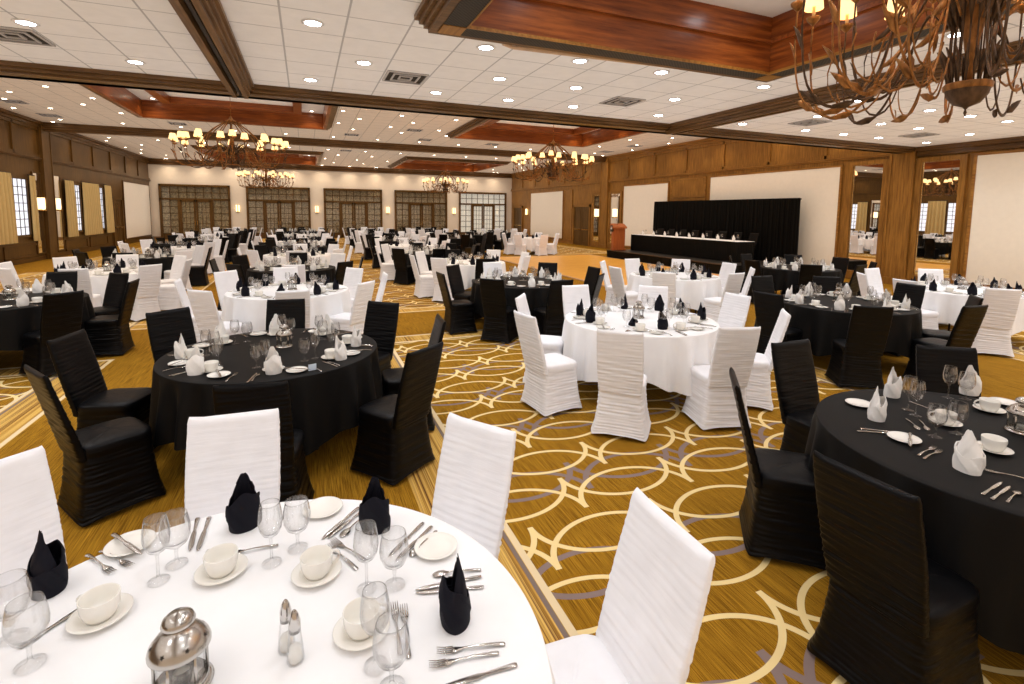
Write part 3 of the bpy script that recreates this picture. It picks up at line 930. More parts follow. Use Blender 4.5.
MB().box(-.27, .27, -.22, .22, 0, 1.02).box(-.31, .31, -.26, .26, 0, .07).build('body', M['podium'], pd)
tb = MB()
tb.prism([(-.33, -.30), (.33, -.30), (.33, .30), (-.33, .30)], 1.02, 1.06)
tb.add([(-.33, -.3, 1.06), (.33, -.3, 1.06), (.33, .3, 1.06), (-.33, .3, 1.06), (-.33, -.28, 1.10), (.33, -.28, 1.10), (.33, .3, 1.24), (-.33, .3, 1.24)], [(0, 3, 2, 1), (4, 5, 6, 7), (0, 1, 5, 4), (1, 2, 6, 5), (2, 3, 7, 6), (3, 0, 4, 7)])
tb.build('reading_top', M['podium'], pd)
sg = MB().box(-.33, -.31, -.22, .24, .86, 1.16).build('sign', M['black'], pd)
MB().box(-.335, -.33, -.14, .16, .98, 1.02).box(-.335, -.33, -.1, .12, 1.05, 1.09).build('sign_lettering', M['trim'], sg)
MB().tube([(-.05, 0, 1.15), (-.05, .02, 1.35), (-.12, 0, 1.44)], .008).build('microphone', M['black'], pd)

# dance floor
df = empty('dance_floor', (10.55, 16.6, 0))
tag(df, 'orange parquet dance floor beside the stage', 'dance floor')
MB().box(-2.65, 2.6, -4.6, 5.2, .004, .022).build('parquet', M['parquet'], df)
ring_boxes(MB(), -2.65, 2.6, -4.6, 5.2, .07, .002, .026).build('edge_ramp', M['tan'], df)

# ------------------------------------------------------------------ chairs
def ruche(seed):
    r = random.Random(seed)
    W = [(r.uniform(190, 330), r.uniform(-10, 10), r.uniform(0, 6.28), r.uniform(.5, 1)) for _ in range(5)]
    L_ = [(r.uniform(70, 130), r.uniform(-16, 16), r.uniform(0, 6.28), r.uniform(.5, 1)) for _ in range(4)]
    def f(s_, z):
        a = sum(w_[3] * sin(w_[0] * z + w_[1] * s_ + w_[2] + 1.2 * sin(9 * s_ + w_[2])) for w_ in W) / 5
        c_ = sum(w_[3] * sin(w_[0] * z + w_[1] * s_ + w_[2]) for w_ in L_) / 4
        return a, c_
    return f
def rrect(hx, y0, y1, r, n):          # rounded rectangle outline, returns (x,y,nx,ny,cornerness)
    out = []
    cy, hy = (y0 + y1) / 2, (y1 - y0) / 2
    for i in range(n):
        a = 2 * PI * (i + .5) / n
        # superellipse
        p = 2 / r
        cx_, sy_ = cos(a), sin(a)
        x = hx * math.copysign(abs(cx_) ** p, cx_)
        y = hy * math.copysign(abs(sy_) ** p, sy_)
        L = math.hypot(cx_ * 1, sy_) or 1
        out.append((x, cy + y, cx_, sy_, min(abs(x) / hx, abs(y) / hy)))
    return out
def chair_parts(seed):
    f = ruche(seed)
    # skirt
    sk = MB()
    rings = []
    N = 88
    for j in range(61):
        u = j / 60
        z = .455 * (1 - u)
        hx = .214 + .014 * u + .050 * u ** 2.2
        y0 = -.225 - .012 * u - .035 * u ** 2
        y1 = .212 + .015 * u + .035 * u ** 2
        base = rrect(hx, y0, y1, 6.5, N)
        ring = []
        for x, y, nx, ny, cn in base:
            side = abs(nx) > abs(ny)
            s_ = (y if side else x)
            a, c_ = f(s_ + (1 if side else 0), z)
            d = (.0078 * a + .0070 * c_) * (1 - .6 * cn ** 4) * min(1, 4 * u + .2) + .001 * a
            pull = .012 * (1 - cn) * sin(PI * u) 
            hem = .040 * (1 - cn ** 3) * u ** 8
            d += .016 * cn ** 8 * u ** 3
            L = math.hypot(nx, ny)
            ring.append((x + nx / L * (d - pull), y + ny / L * (d - pull), z + hem + .004))
        rings.append(ring)
    sk.loft(rings, True, (False, False))
    inner = [[(x * .97, (y + .03) * .97 - .03, z) for x, y, z in rings[-1]], [(x * .95, (y + .03) * .95 - .03, z) for x, y, z in rings[0]]]
    sk.loft([rings[-1], inner[0]], True, (False, False))
    # seat cushion
    se = MB()
    rings = []
    for j in range(12):
        t = j / 11
        if t < .35:
            k = t / .35
            z, sc = .42 + .05 * k, 1 + .012 * sin(k * PI)
        else:
            k = (t - .35) / .65
            z, sc = .47 + .028 * sin(k * PI / 2), 1 - k ** 3
            sc = max(0.02, 1 - k ** 2.2 * 1.0)
            z = .47 + .030 * (1 - (1 - k) ** 2)
        rings.append([((x * sc) * 1.02, (.01 + (y - .01) * sc), z + (.002 * f(x, y)[1] if t > .3 else 0)) for x, y, nx, ny, cn in rrect(.219, -.225, .218, 5, 56)])
    se.loft(rings, True, (False, True))
    # backrest
    bk = MB()
    rings = []
    N = 68
    for j in range(78):
        t = j / 77
        z = .40 + .575 * t
        yc = -.205 - .165 * t ** 1.05
        th = .034 - .012 * t
        hx = .205 + .010 * sin(PI * t) + .008 * t
        cap = 0
        if t > .965:
            cap = (t - .965) / .035
            th *= math.sqrt(max(.05, 1 - cap ** 2 * .9))
            hx *= 1 - .02 * cap
        ring = []
        for x, y, nx, ny, cn in rrect(hx, -th, th, 4.5, N):
            e = abs(x) / hx
            a, c_ = f(x * 1.3 + (2 if y > 0 else 3), z)
            amp = (.0006 + .0022 * e ** 3 + (.0080 if y < 0 else .0030) * (1 - t) ** .6) * (1 - .8 * cap) * (1 if e < .97 else .45)
            d = amp * (a * 1.1 + c_ * .8)
            L = math.hypot(nx, ny)
            sag = -.012 * (1 - e ** 2) * math.copysign(1, y) * (.5 if y < 0 else 1) * sin(PI * min(1, t * 1.02))
            ring.append((x + nx / L * d, yc + y + (ny / L * d) + sag, z + .01 * (abs(x) / hx) ** 6 * (t > .9)))
        rings.append(ring)
    bk.loft(rings, True, (True, True))
    return bk, se, sk
CHAIR_ME = {}
K = .951
for v in (0, 1, 2):
    bk, se, sk = chair_parts(11 + v)
    for c_, m in (('k', M['kcover']), ('w', M['wcover'])):
        CHAIR_ME[c_, v] = (bk.mesh('backrest_' + c_, m), se.mesh('seat_' + c_, m), sk.mesh('skirt_' + c_, m))
NC = [0]
def chair(x, y, rz, c_, label, group='covered chairs around the dining tables', z=0):
    if z == 0:                                     # plan positions are of the seat at 0.98 m back height; covers stand 1.035 m
        fx, fy = -sin(rz), cos(rz)
        x, y = K * (x - .37 * fx) + .355 * fx, K * (y - .37 * fy) + .355 * fy
    o = empty('banquet_chair', (x, y, z), rz)
    o.scale = (.955, .96, 1.056)
    tag(o, label, 'chair', group)
    v = NC[0] % 3
    NC[0] += 1
    for nm, me in zip(('backrest', 'seat', 'skirt'), CHAIR_ME[c_, v]): link(nm, me, o)
    return o

# ------------------------------------------------------------------ tables and cloths
K, ZT = .951, .821
def cloth_mesh(seed, R_=.915 * .951, ztop=.82):
    r = random.Random(seed)
    N = 168
    ph = [r.uniform(0, 6.28) for _ in range(6)]
    k1, k2 = 17 + seed % 3, 26
    b = MB()
    rings = []
    for q in (.02, .3, .6, .85, .95): rings.append([(R_ * q * cos(2 * PI * i / N), R_ * q * sin(2 * PI * i / N), ztop + .0005 * sin(7 * i / N * 6.28 * q + ph[0])) for i in range(N)])
    for e in (0, .35, .7, 1): rings.append([((R_ + .006 * sin(e * PI / 2)) * cos(2 * PI * i / N), (R_ + .006 * sin(e * PI / 2)) * sin(2 * PI * i / N), ztop - .008 * (1 - cos(e * PI / 2))) for i in range(N)])
    M_ = 14
    for j in range(1, M_ + 1):
        t = j / M_
        ring = []
        for i in range(N):
            a = 2 * PI * i / N
            hem = .285 - .07 * cos(4 * a + ph[1]) + .012 * sin(9 * a + ph[2])
            fold = (sin(k1 * a + ph[3] + 1.1 * sin(3 * a + ph[4])) * .72 + .4 * sin(k2 * a + ph[5] + t * .6)) 
            rr = R_ + .008 + .034 * t + (.042 * fold) * t ** .6 * (1.15 + .25 * sin(2 * a + ph[0]))
            ring.append((rr * cos(a), rr * sin(a), ztop - .012 - t * (ztop - .012 - hem)))
        rings.append(ring)
    b.loft(rings, True, (True, False))
    return b
CLOTH_ME = {}
for v in (0, 1, 2):
    cm = cloth_mesh(3 + v)
    for c_, m in (('k', M['kcloth']), ('w', M['wcloth'])): CLOTH_ME[c_, v] = cm.mesh('tablecloth_' + c_, m)
tp = empty('round_table')
MB().lathe([(.001, .725), (.855, .725), (.858, .735), (.855, .745), (.001, .745)], 48).build('tabletop', M['leather'], tp)
for k in range(4):
    a = PI / 4 + k * PI / 2
    MB().tube([(.30 * cos(a), .30 * sin(a), .725), (.42 * cos(a), .42 * sin(a), .35), (.46 * cos(a), .46 * sin(a), 0)], .016, 8).build('leg', M['black'], tp)
MB().tube([(.37 * cos(a), .37 * sin(a), .5) for a in [2 * PI * k / 24 for k in range(25)]], .01, 6).build('stretcher', M['black'], tp)
ptable = [True]

# ------------------------------------------------------------------ tableware prototypes (meshes)
def napkin_mesh(seed, lean=.0):
    r = random.Random(seed)
    b = MB()
    N, K = 64, 20
    Hp = .222 + r.uniform(-.012, .012)
    tw = r.uniform(-.25, .25)
    def shell(R0, top, w_, off, fold):
        outer, inner = [], []
        for j in range(K + 1):
            t = j / K
            ro, ri = [], []
            for i in range(N):
                a = 2 * PI * i / N
                z = top(a) * t
                zz = z / Hp
                prof = 1.0 + .10 * sin(PI * min(1, zz * 1.3)) - .55 * max(0, zz - .45) ** 1.25 * 1.9
                rr = R0 * prof
                step = ((a / (2 * PI) * 3 + z * fold + off) % 1.0)
                rr += .0055 * (step < .5) * min(1, zz * 6 + .2) - .004 * abs(sin(1.5 * a + z * 22 + off))
                x = rr * cos(a + tw * zz) * (1 - .12 * zz)
                y = rr * sin(a + tw * zz) * (.80 - .25 * zz)
                y += .012 * zz ** 2 + lean * z
                ro.append((x, y, z))
                ri.append((x * .94, y * .92, z - .001))
            outer.append(ro)
            inner.append(ri)
        b.loft(outer, True, (False, False))
        b.loft([outer[-1], inner[-1]], True, (False, False))
        b.loft(list(reversed(inner)), True, (False, False))
    def pk(a):
        d = ((a - PI / 2 + PI) % (2 * PI)) - PI
        return .085 + (Hp - .085) * max(0, 1 - (abs(d) / 1.75) ** 1.7) ** .62 + .004 * sin(7 * a)
    shell(.060, lambda a: .118 - .035 * sin(a - .5) + .008 * sin(3 * a), .2, 0, 7)
    shell(.053, pk, .5, .35, -6)
    shell(.042, lambda a: pk(a) * .965, .5, .7, 5)
    return b
NAP = {}
for v in range(4):
    nm = napkin_mesh(40 + v, RNG.uniform(-.12, .12))
    NAP['k', v], NAP['w', v] = nm.mesh('napkin_black', M['knap']), nm.mesh('napkin_white', M['wnap'])
def glass_mesh(kind, n=22):
    if kind == 'wine':
        p = [(.030, .001), (.030, .0025), (.012, .006), (.0045, .012), (.004, .05), (.0045, .085), (.010, .093), (.024, .103), (.034, .122), (.0375, .145), (.036, .170), (.031, .200), (.0295, .207)]
        i0 = [(.0287, .207), (.030, .198), (.035, .168), (.0362, .145), (.033, .125), (.022, .108), (.002, .101)]
    else:
        p = [(.032, .001), (.032, .0025), (.013, .006), (.0055, .011), (.005, .03), (.006, .052), (.014, .060), (.032, .074), (.0425, .098), (.0445, .118), (.042, .142), (.0365, .168), (.0355, .172)]
        i0 = [(.0345, .172), (.036, .164), (.0408, .140), (.0432, .118), (.041, .100), (.030, .079), (.002, .067)]
    b = MB().lathe(p + i0, n, caps=(False, False))
    b.k = 1.13
    return b
ME = {}
ME['wine'] = glass_mesh('wine').mesh('wine_glass', M['glass'])
ME['gob'] = glass_mesh('gob').mesh('water_goblet', M['glass'])
_c = MB()
_c.k = 1.14
ME['cup'] = _c.lathe([(.001, .004), (.030, .004), (.031, 0), (.034, .001), (.040, .012), (.046, .030), (.0485, .060), (.0475, .0625), (.045, .061), (.042, .030), (.034, .012), (.001, .010)], 32).mesh('cup_body', M['china'])
_c = MB()
_c.k = 1.14
ME['handle'] = _c.tube([(.046 + .026 * sin(t) + .000, 0, .034 + .020 * cos(t)) for t in [PI * k / 8 for k in range(9)]], .0048, 8).mesh('cup_handle', M['china'])
ME['saucer'] = MB().lathe([(.001, .002), (.036, .001), (.040, 0), (.060, .007), (.083, .0165), (.085, .018), (.083, .0195), (.058, .011), (.040, .0055), (.001, .006)], 36).mesh('saucer', M['china'])
ME['plate'] = MB().lathe([(.001, .002), (.048, .0005), (.052, 0), (.066, .006), (.081, .014), (.083, .0155), (.081, .017), (.064, .0095), (.050, .0045), (.001, .005)], 36).mesh('bread_plate', M['china'])
def cutl(kind):
    b = MB()
    def blade(ws, z0=.003, th=.0022, arch=.006):
        up, lo = [], []
        for (y, w_) in ws:
            t = (y - ws[0][0]) / (ws[-1][0] - ws[0][0])
            zz = z0 + arch * sin(PI * t)
            up.append([( -w_, y, zz), (-w_ * .5, y, zz + th), (w_ * .5, y, zz + th), (w_, y, zz), (w_ * .5, y, zz - th * .5), (-w_ * .5, y, zz - th * .5)])
        b.loft(up)
    if kind == 'fork':
        blade([(-.10, .006), (-.095, .0085), (-.06, .0065), (-.02, .0035), (.02, .0032), (.035, .007), (.048, .0115), (.058, .0125)])
        for k in range(4):
            x = -.0105 + .007 * k
            b.loft([[(x - .002, .056, .0035), (x - .002, .056, .006), (x + .002, .056, .006), (x + .002, .056, .0035)], [(x - .0017, .08, .004), (x - .0017, .08, .006), (x + .0017, .08, .006), (x + .0017, .08, .004)], [(x - .0006, .104, .010), (x - .0006, .104, .011), (x + .0006, .104, .011), (x + .0006, .104, .010)]])
    elif kind == 'knife':
        blade([(-.115, .007), (-.108, .0095), (-.06, .0075), (-.02, .0055), (-.01, .0075), (.0, .0095), (.05, .0105), (.09, .0095), (.112, .004), (.118, .0008)], th=.0022, arch=.001)
    else:
        blade([(-.09, .0055), (-.085, .0075), (-.05, .006), (-.01, .0032), (.025, .0032), (.034, .008), (.045, .0155), (.06, .018), (.075, .014), (.083, .006), (.085, .001)])
    return b.mesh(kind, M['steel'])
for k in ('fork', 'knife', 'spoon'): ME[k] = cutl(k)
# lantern
lan = empty('lantern')
MB().lathe([(.001, 0), (.066, 0), (.068, .004), (.062, .010), (.058, .014), (.001, .014)], 32).build('base', M['silver'], lan)
pb = MB()
for k in range(6):
    a = 2 * PI * k / 6
    pb.tube([(.054 * cos(a), .054 * sin(a), .012), (.054 * cos(a), .054 * sin(a), .095)], .004, 6)
pb.lathe([(.056, .014), (.059, .016), (.056, .02)], 24)
pb.build('post_frame', M['silver'], lan)
MB().lathe([(.051, .014), (.051, .095)], 6, smooth=False).build('glass_panels', M['pane'], lan)
MB().lathe([(.018, .014), (.022, .016), (.024, .045), (.0225, .045), (.02, .02), (.001, .02)], 16).build('candle_cup', M['glass'], lan)
MB().lathe([(.001, .02), (.018, .02), (.018, .034), (.001, .034)], 14).build('tealight', M['wax'], lan)
rf = MB().lathe([(.060, .093), (.066, .096), (.066, .101), (.062, .112), (.050, .126), (.034, .138), (.022, .143), (.022, .153)], 36).build('roof', M['silver'], lan)
stb = MB()
for k in range(7):
    a = 2 * PI * k / 7
    pts = []
    for q in range(10):
        rr = .0062 if q % 2 == 0 else .0026
        t = 2 * PI * q / 10
        c0 = Vector((.0575 * cos(a), .0575 * sin(a), .1185))
        u = Vector((-sin(a), cos(a), 0))
        v_ = Vector((-cos(a) * .62, -sin(a) * .62, .78))
        pts.append(tuple(c0 + u * rr * cos(t) + v_ * rr * sin(t)))
    stb.add(pts, [tuple(range(10))])
stb.build('star_hole_shade', M['dark'], rf)  # flat dark stars on the roof, shade of the holes given as colour
MB().lathe([(.022, .151), (.034, .153), (.036, .158), (.032, .168), (.020, .177), (.001, .181)], 30).build('cap', M['silver'], lan)
# shaker
shk = empty('salt_shaker')
MB().lathe([(.001, 0), (.0185, 0), (.0185, .004), (.0165, .03), (.0125, .062), (.011, .066)], 8, smooth=False).build('glass_body', M['glass'], shk)
MB().lathe([(.001, .003), (.0145, .003), (.0125, .03), (.001, .031)], 8).build('salt', M['salt'], shk)
MB().lathe([(.0125, .062), (.0125, .082), (.009, .096), (.0045, .104), (.001, .107)], 16, caps=(True, False)).build('metal_cap', M['steel'], shk)
fst = {'lan': True, 'shk': True}
def put(proto, key, loc, rz=0):
    o = proto if fst[key] else copy_tree(proto)
    fst[key] = False
    o.location = loc
    o.rotation_euler = (0, 0, rz)
    return o
KIDS[lan.name] = list(lan.children)

# ------------------------------------------------------------------ seating plan
DIRS = ['stage side', 'far stage side', 'far side', 'far window side', 'window side', 'near window side', 'near side', 'near stage side']
def dname(a): return DIRS[int(round(a / 45.)) % 8]
def thing1(name, me, loc, rz, label, cat, group):
    o = link(name, me, None, (loc[0] * K, loc[1] * K, loc[2]), rz)
    o.scale = (K, K, K)
    return tag(o, label, cat, group)
def cup_at(x, y, rz, T, dn_):
    thing1('saucer', ME['saucer'], (x, y, ZT), rz, 'stoneware saucer at %s of %s' % (dn_, T), 'saucer', 'saucers on the dining tables')
    o = empty('coffee_cup', (x * K, y * K, ZT + .006), rz)
    o.scale = (K, K, K)
    tag(o, 'stoneware coffee cup at %s of %s' % (dn_, T), 'cup', 'coffee cups on the dining tables')
    link('cup_body', ME['cup'], o)
    link('cup_handle', ME['handle'], o)
GN = {'wine': ('wine_glass', 'stemmed wine glass', 'wine glass', 'wine glasses on the dining tables'), 'gob': ('water_goblet', 'round water goblet', 'goblet', 'water goblets on the dining tables')}
CN = {'fork': 'steel fork', 'knife': 'steel knife', 'spoon': 'steel spoon'}
def glass_at(k, x, y, T, dn_):
    nm, lb, cat, g = GN[k]
    thing1(nm, ME[k], (x, y, ZT), 0, '%s at %s of %s' % (lb, dn_, T), cat, g)
def cut_at(k, x, y, ang, T, dn_, which='', z=0):
    thing1(k, ME[k], (x, y, ZT + z), ang - PI / 2, '%s%s at %s of %s' % (which, CN[k], dn_, T), k, k.replace('knife', 'knive') + 's on the dining tables')
def nap_at(x, y, rz, c_, T, dn_):
    col = 'black' if c_ == 'k' else 'white'
    thing1('folded_napkin', NAP[c_, RNG.randrange(4)], (x, y, ZT), rz, 'upright folded %s napkin at %s of %s' % (col, dn_, T), 'napkin', 'folded %s napkins' % col)
STUFF = MB()
def base_table(cx, cy, tc, T):
    o = tp if ptable[0] else copy_tree(tp)
    ptable[0] = False
    o.location = (cx * K, cy * K, 0)
    o.scale = (1, 1, 1.09)
    tag(o, 'round dining table under cloth, %s' % T, 'table', 'round dining tables')
    c_ = 'white' if tc == 'w' else 'black'
    t = link('tablecloth', CLOTH_ME[tc, RNG.randrange(3)], None, (cx * K, cy * K, 0), RNG.uniform(0, 6.28))
    tag(t, '%s cloth draped over the %s' % (c_, T), 'tablecloth', c_ + ' round tablecloths')
def setting(cx, cy, a, tc, T, level, nap=True):
    """a in degrees: direction of the seat from the table centre"""
    dn_ = dname(a)
    A = rad(a)
    ux, uy = cos(A), sin(A)                      # outward
    rx, ry = uy * -1, ux                         # diner looks inward: right hand is to +a side
    def P(l, r): return cx + ux * r + rx * l, cy + uy * r + ry * l
    j = lambda s_=.015: RNG.uniform(-s_, s_)
    nc = 'k' if tc == 'w' else 'w'
    x, y = P(j(), .73 + j())
    if nap: nap_at(x, y, A + PI / 2 + j(.5), nc, T, dn_)
    if level >= 1:
        x, y = P(.10 + j(), .53 + j()); glass_at('wine', x, y, T, dn_)
        x, y = P(.01 + j(), .52 + j()); glass_at('gob', x, y, T, dn_)
    else:
        for l, r, h in ((.1, .53, .2), (.01, .52, .17)):
            x, y = P(l + j(), r + j())
            STUFF.lathe([(.034, 0), (.006, .006), (.005, .08), (.034, .12), (.03, h)], 8, (x * K, y * K, ZT))
    if level >= 2:
        x, y = P(.19 + j(), .62 + j(.01)); cup_at(x, y, RNG.uniform(0, 6.28), T, dn_)
        x, y = P(-.20 + j(), .72 + j(.01))
        thing1('bread_plate', ME['plate'], (x, y, ZT), 0, 'white bread plate at %s of %s' % (dn_, T), 'plate', 'bread plates on the dining tables')
    if level >= 3:
        x2, y2 = x, y
        cut_at('knife', x2, y2, A + .5, T, dn_, 'bread ', .018)
        for k, l in (('fork', -.085), ('knife', .075), ('spoon', .098)):
            x, y = P(l + j(.004), .78 + j())
            cut_at(k, x, y, A + PI + j(.05), T, dn_)
ORD = ['front-row', 'second-row', 'third-row', 'fourth-row', 'fifth-row', 'sixth-row', 'seventh-row', 'eighth-row', 'ninth-row', 'tenth-row']
COLN = {0: 'window-column', 1: 'second-column', 2: 'middle-column', 3: 'dance-floor-column', 4: 'stage-column'}
def tname(row, col, tc): return '%s %s %s table' % (ORD[row], COLN[col], 'white' if tc == 'w' else 'black')
def chair_label(c_, dn_, T): return '%s covered chair at %s of %s' % ('white' if c_ == 'w' else 'black', dn_, T)
def ring_chairs(cx, cy, cols, T, skip=(), r=1.19):
    for k in range(8):
        if k in skip or cols[k] == '.': continue
        a = rad(45 * k + RNG.uniform(-4, 4))
        rr = r + RNG.uniform(-.04, .06)
        x, y = cx + rr * cos(a), cy + rr * sin(a)
        chair(x, y, a + PI / 2 + RNG.uniform(-.08, .08), cols[k], chair_label(cols[k], DIRS[k], T))
def lantern_at(x, y, T):
    o = put(lan, 'lan', (x * K, y * K, ZT), RNG.uniform(0, 6))
    o.scale = (1.08, 1.08, 1.14)
    tag(o, 'small silver star lantern on %s' % T, 'lantern', 'table lanterns')

# front-row second column: the white table closest to the camera
T1 = tname(0, 1, 'w')
cx, cy = -.26, 1.46
base_table(cx, cy, 'w', T1)
for x, y, r_, a in [(-.4, 2.57, 176, 97), (.5, 2.16, 124, 43), (.8, 1.36, 88, -5), (-1.05, 2.40, 220, 130)]:
    chair(x, y, rad(r_), 'w', chair_label('w', dname(a), T1))
USEDL = {}
def ang_of(x, y): return math.degrees(math.atan2(y - cy, x - cx))
def uniq(lb):
    k = USEDL.get(lb, 0)
    USEDL[lb] = k + 1
    return k
for x, y, a in [(-.848, 2.078, 2.3), (-.265, 2.229, .2), (.234, 2.021, -.6), (.411, 1.447, -1.9)]:
    nap_at(x, y, a, 'k', T1, dname(ang_of(x, y)))
for x, y, a in [(-.637, 1.868, 2.6), (-.312, 1.956, 2.3), (.004, 1.822, .3), (.127, 1.505, .2)]:
    cup_at(x, y, a, T1, dname(ang_of(x, y)) if (x, y) != (-.312, 1.956) else 'far lantern side')
for x, y in [(-.659, 2.248), (.036, 2.232), (.433, 1.804)]:
    thing1('bread_plate', ME['plate'], (x, y, ZT), 0, 'white bread plate at %s of %s' % (dname(ang_of(x, y)), T1), 'plate', 'bread plates on the dining tables')
for k, L_ in (('wine', [(-.51, 1.991), (-.149, 1.948), (.162, 1.687), (.153, 1.372)]), ('gob', [(-.471, 2.068), (-.061, 2.003), (.254, 1.671), (-.76, 1.736), (-.852, 1.871), (.185, 1.288)])):
    for x, y in L_:
        d_ = dname(ang_of(x, y))
        glass_at(k, x, y, T1, ['', 'outer ', 'third '][uniq(k + d_)] + d_)
SEGS = dict(fork=[(-.731, 2.167, -51), (-.687, 2.18, -47), (.095, 1.883, 117), (.120, 1.915, 123), (.231, 1.48, 86), (.255, 1.459, 84), (.426, 1.325, 167), (.396, 1.295, 171)],
            knife=[(-.665, 2.23, -53), (-.448, 2.246, -87), (-.412, 2.235, -91), (.105, 2.109, -132), (.132, 2.101, -136), (.340, 1.904, -136), (.365, 1.87, -138), (.415, 1.229, 178), (.433, 1.608, 175), (.428, 1.575, 166), (-.74, 1.9, 48)],
            spoon=[(-.221, 2.049, 179), (.395, 1.85, -138), (.47, 1.649, 168), (.155, 2.07, -134)])
for k, L_ in SEGS.items():
    for x, y, a in L_:
        d_ = dname(ang_of(x, y))
        n_ = uniq(k + d_)
        z = .02 if (k == 'knife' and (x, y) == (-.665, 2.23)) else 0
        cut_at(k, x, y, rad(a), T1, d_, ['', 'outer ', 'third ', 'fourth '][n_], z)
lantern_at(-.347, 1.505, T1)
for i, (x, y) in enumerate([(-.06, 1.474), (-.085, 1.525)]):
    o = put(shk, 'shk', (x * K, y * K, ZT))
    o.scale = (1.25, 1.25, 1.42)
    tag(o, ['glass salt shaker with steel cap beside the front lantern', 'glass shaker standing behind the salt shaker'][i], 'shaker')

# second-row second column: black table with eight black chairs
T2 = tname(1, 1, 'k')
for x, y, r_ in [(-1.55, 5.23, -104), (-1.38, 4.41, -56), (-1.16, 6.02, -142), (-.3, 6.27, 171), (.59, 5.8, 138), (.64, 4.19, 37), (.89, 4.99, 86), (-.29, 3.79, -8)]:
    chair(x, y, rad(r_), 'k', chair_label('k', dname(math.degrees(math.atan2(y - 5.08, x + .3))), T2))
base_table(-.3, 5.08, 'k', T2)
for k in range(8): setting(-.3, 5.08, 45 * k - 14, 'k', T2, 3, False)
for x, y, k in [(-1.04, 5.1, 4), (-.84, 4.55, 5), (-.32, 5.75, 2), (-.27, 4.36, 6), (-.8, 5.6, 3), (.26, 4.59, 7), (.42, 5.01, 0), (.2, 5.65, 1)]: nap_at(x, y, rad(45 * k + 90 + 17 * (k % 3)), 'w', T2, DIRS[k])
lantern_at(-.22, 5.2, T2)
tag(MB().box(-.03, .03, -.001, .001, 0, .05).build('table_card', M['paper'], None, (.02 * K, 4.33 * K, ZT), .3), 'small blue printed card on the second-row second-column black table', 'card')
# second-row middle column: white table
T3 = tname(1, 2, 'w')
for x, y, r_ in [(2.86, 5.76, -128), (2.51, 4.93, -82), (2.90, 4.12, -42), (3.95, 3.945, -16), (4.7, 4.25, 49), (5.08, 5.14, 91), (3.71, 6.25, 175), (4.58, 5.91, 136)]:
    chair(x, y, rad(r_), 'w', chair_label('w', dname(math.degrees(math.atan2(y - 5.12, x - 3.82))), T3))
base_table(3.82, 5.12, 'w', T3)
for k in range(8): setting(3.82, 5.12, 45 * k - 8, 'w', T3, 3, False)
for x, y, k in [(3.22, 5.55, 3), (3.15, 5.18, 4), (4.05, 5.78, 2), (4.42, 5.5, 1), (3.74, 4.58, 6), (4.52, 5.2, 0), (4.55, 4.85, 7)]: nap_at(x, y, rad(45 * k + 90 + 23 * (k % 3)), 'k', T3, DIRS[k])
o = thing1('folded_napkin', NAP['k', 1], (3.54, 4.87, ZT), .8, 'collapsed black napkin lying low on %s' % T3, 'napkin', 'folded black napkins')
o.scale = (1.25, 1.0, .42)
lantern_at(3.86, 5.2, T3)
# front-row middle column: black table at the picture's edge
T4 = tname(0, 2, 'k')
cx, cy = 3.69, 1.52
for x, y, r_ in [(2.90, 2.23, -131), (3.82, 2.66, 178), (2.51, 1.33, -88), (4.71, 2.15, 144)]:
    chair(x, y, rad(r_), 'k', chair_label('k', dname(ang_of(x, y)), T4))
base_table(cx, cy, 'k', T4)
for x, y, a in [(3.375, 2.017, .6), (3.922, 2.249, .1), (4.514, 2.071, -.6), (3.125, 1.41, 1.6)]: nap_at(x, y, a, 'w', T4, dname(ang_of(x, y)))
for x, y, a, d_ in [(4.245, 1.83, 2.4, 'far stage side'), (3.709, 1.808, 2.2, 'far side'), (3.534, 1.488, -.3, 'window side')]: cup_at(x, y, a, T4, d_)
for x, y in [(3.519, 2.22), (3.211, 1.757), (4.52, 1.87)]:
    thing1('bread_plate', ME['plate'], (x, y, ZT), 0, 'white bread plate at %s of %s' % (dname(ang_of(x, y)), T4), 'plate', 'bread plates on the dining tables')
for k, L_ in (('wine', [(3.74, 2.039), (3.68, 1.96), (4.27, 2.08), (4.5, 1.72)]), ('gob', [(3.431, 1.716), (3.61, 1.70), (3.546, 1.25), (4.36, 2.02)])):
    for x, y in L_:
        d_ = dname(ang_of(x, y))
        glass_at(k, x, y, T4, ['', 'outer ', 'third '][uniq('4' + k + d_)] + d_)
for k, L_ in dict(fork=[(3.165, 1.616, 8), (3.150, 1.580, 7), (3.26, 1.30, 121)], knife=[(3.212, 1.879, -40), (3.165, 1.875, -32), (3.20, 1.72, -150), (3.03, 1.263, 7), (3.02, 1.225, 8), (3.9, 2.02, -100)], spoon=[(3.03, 1.185, 10), (3.50, 1.875, -129), (3.55, 1.84, -138)]).items():
    for x, y, a in L_:
        d_ = dname(ang_of(x, y))
        cut_at(k, x, y, rad(a), T4, d_, ['', 'outer ', 'third ', 'fourth '][uniq('4' + k + d_)], .018 if y == 1.72 else 0)
lantern_at(4.015, 1.57, T4)
# second-row fourth column
T8 = tname(1, 3, 'k')
for x, y, r_ in [(6.32, 5.16, -81), (6.53, 4.21, -35), (7.65, 3.88, -6), (8.28, 4.21, 42), (8.67, 5.05, 89), (8.36, 5.92, 134), (7.49, 6.26, 170)]:
    chair(x, y, rad(r_), 'k', chair_label('k', dname(math.degrees(math.atan2(y - 5.08, x - 7.5))), T8))
base_table(7.5, 5.08, 'k', T8)
for k in range(8): setting(7.5, 5.08, 45 * k - 14, 'k', T8, 3)
lantern_at(7.55, 5.2, T8)

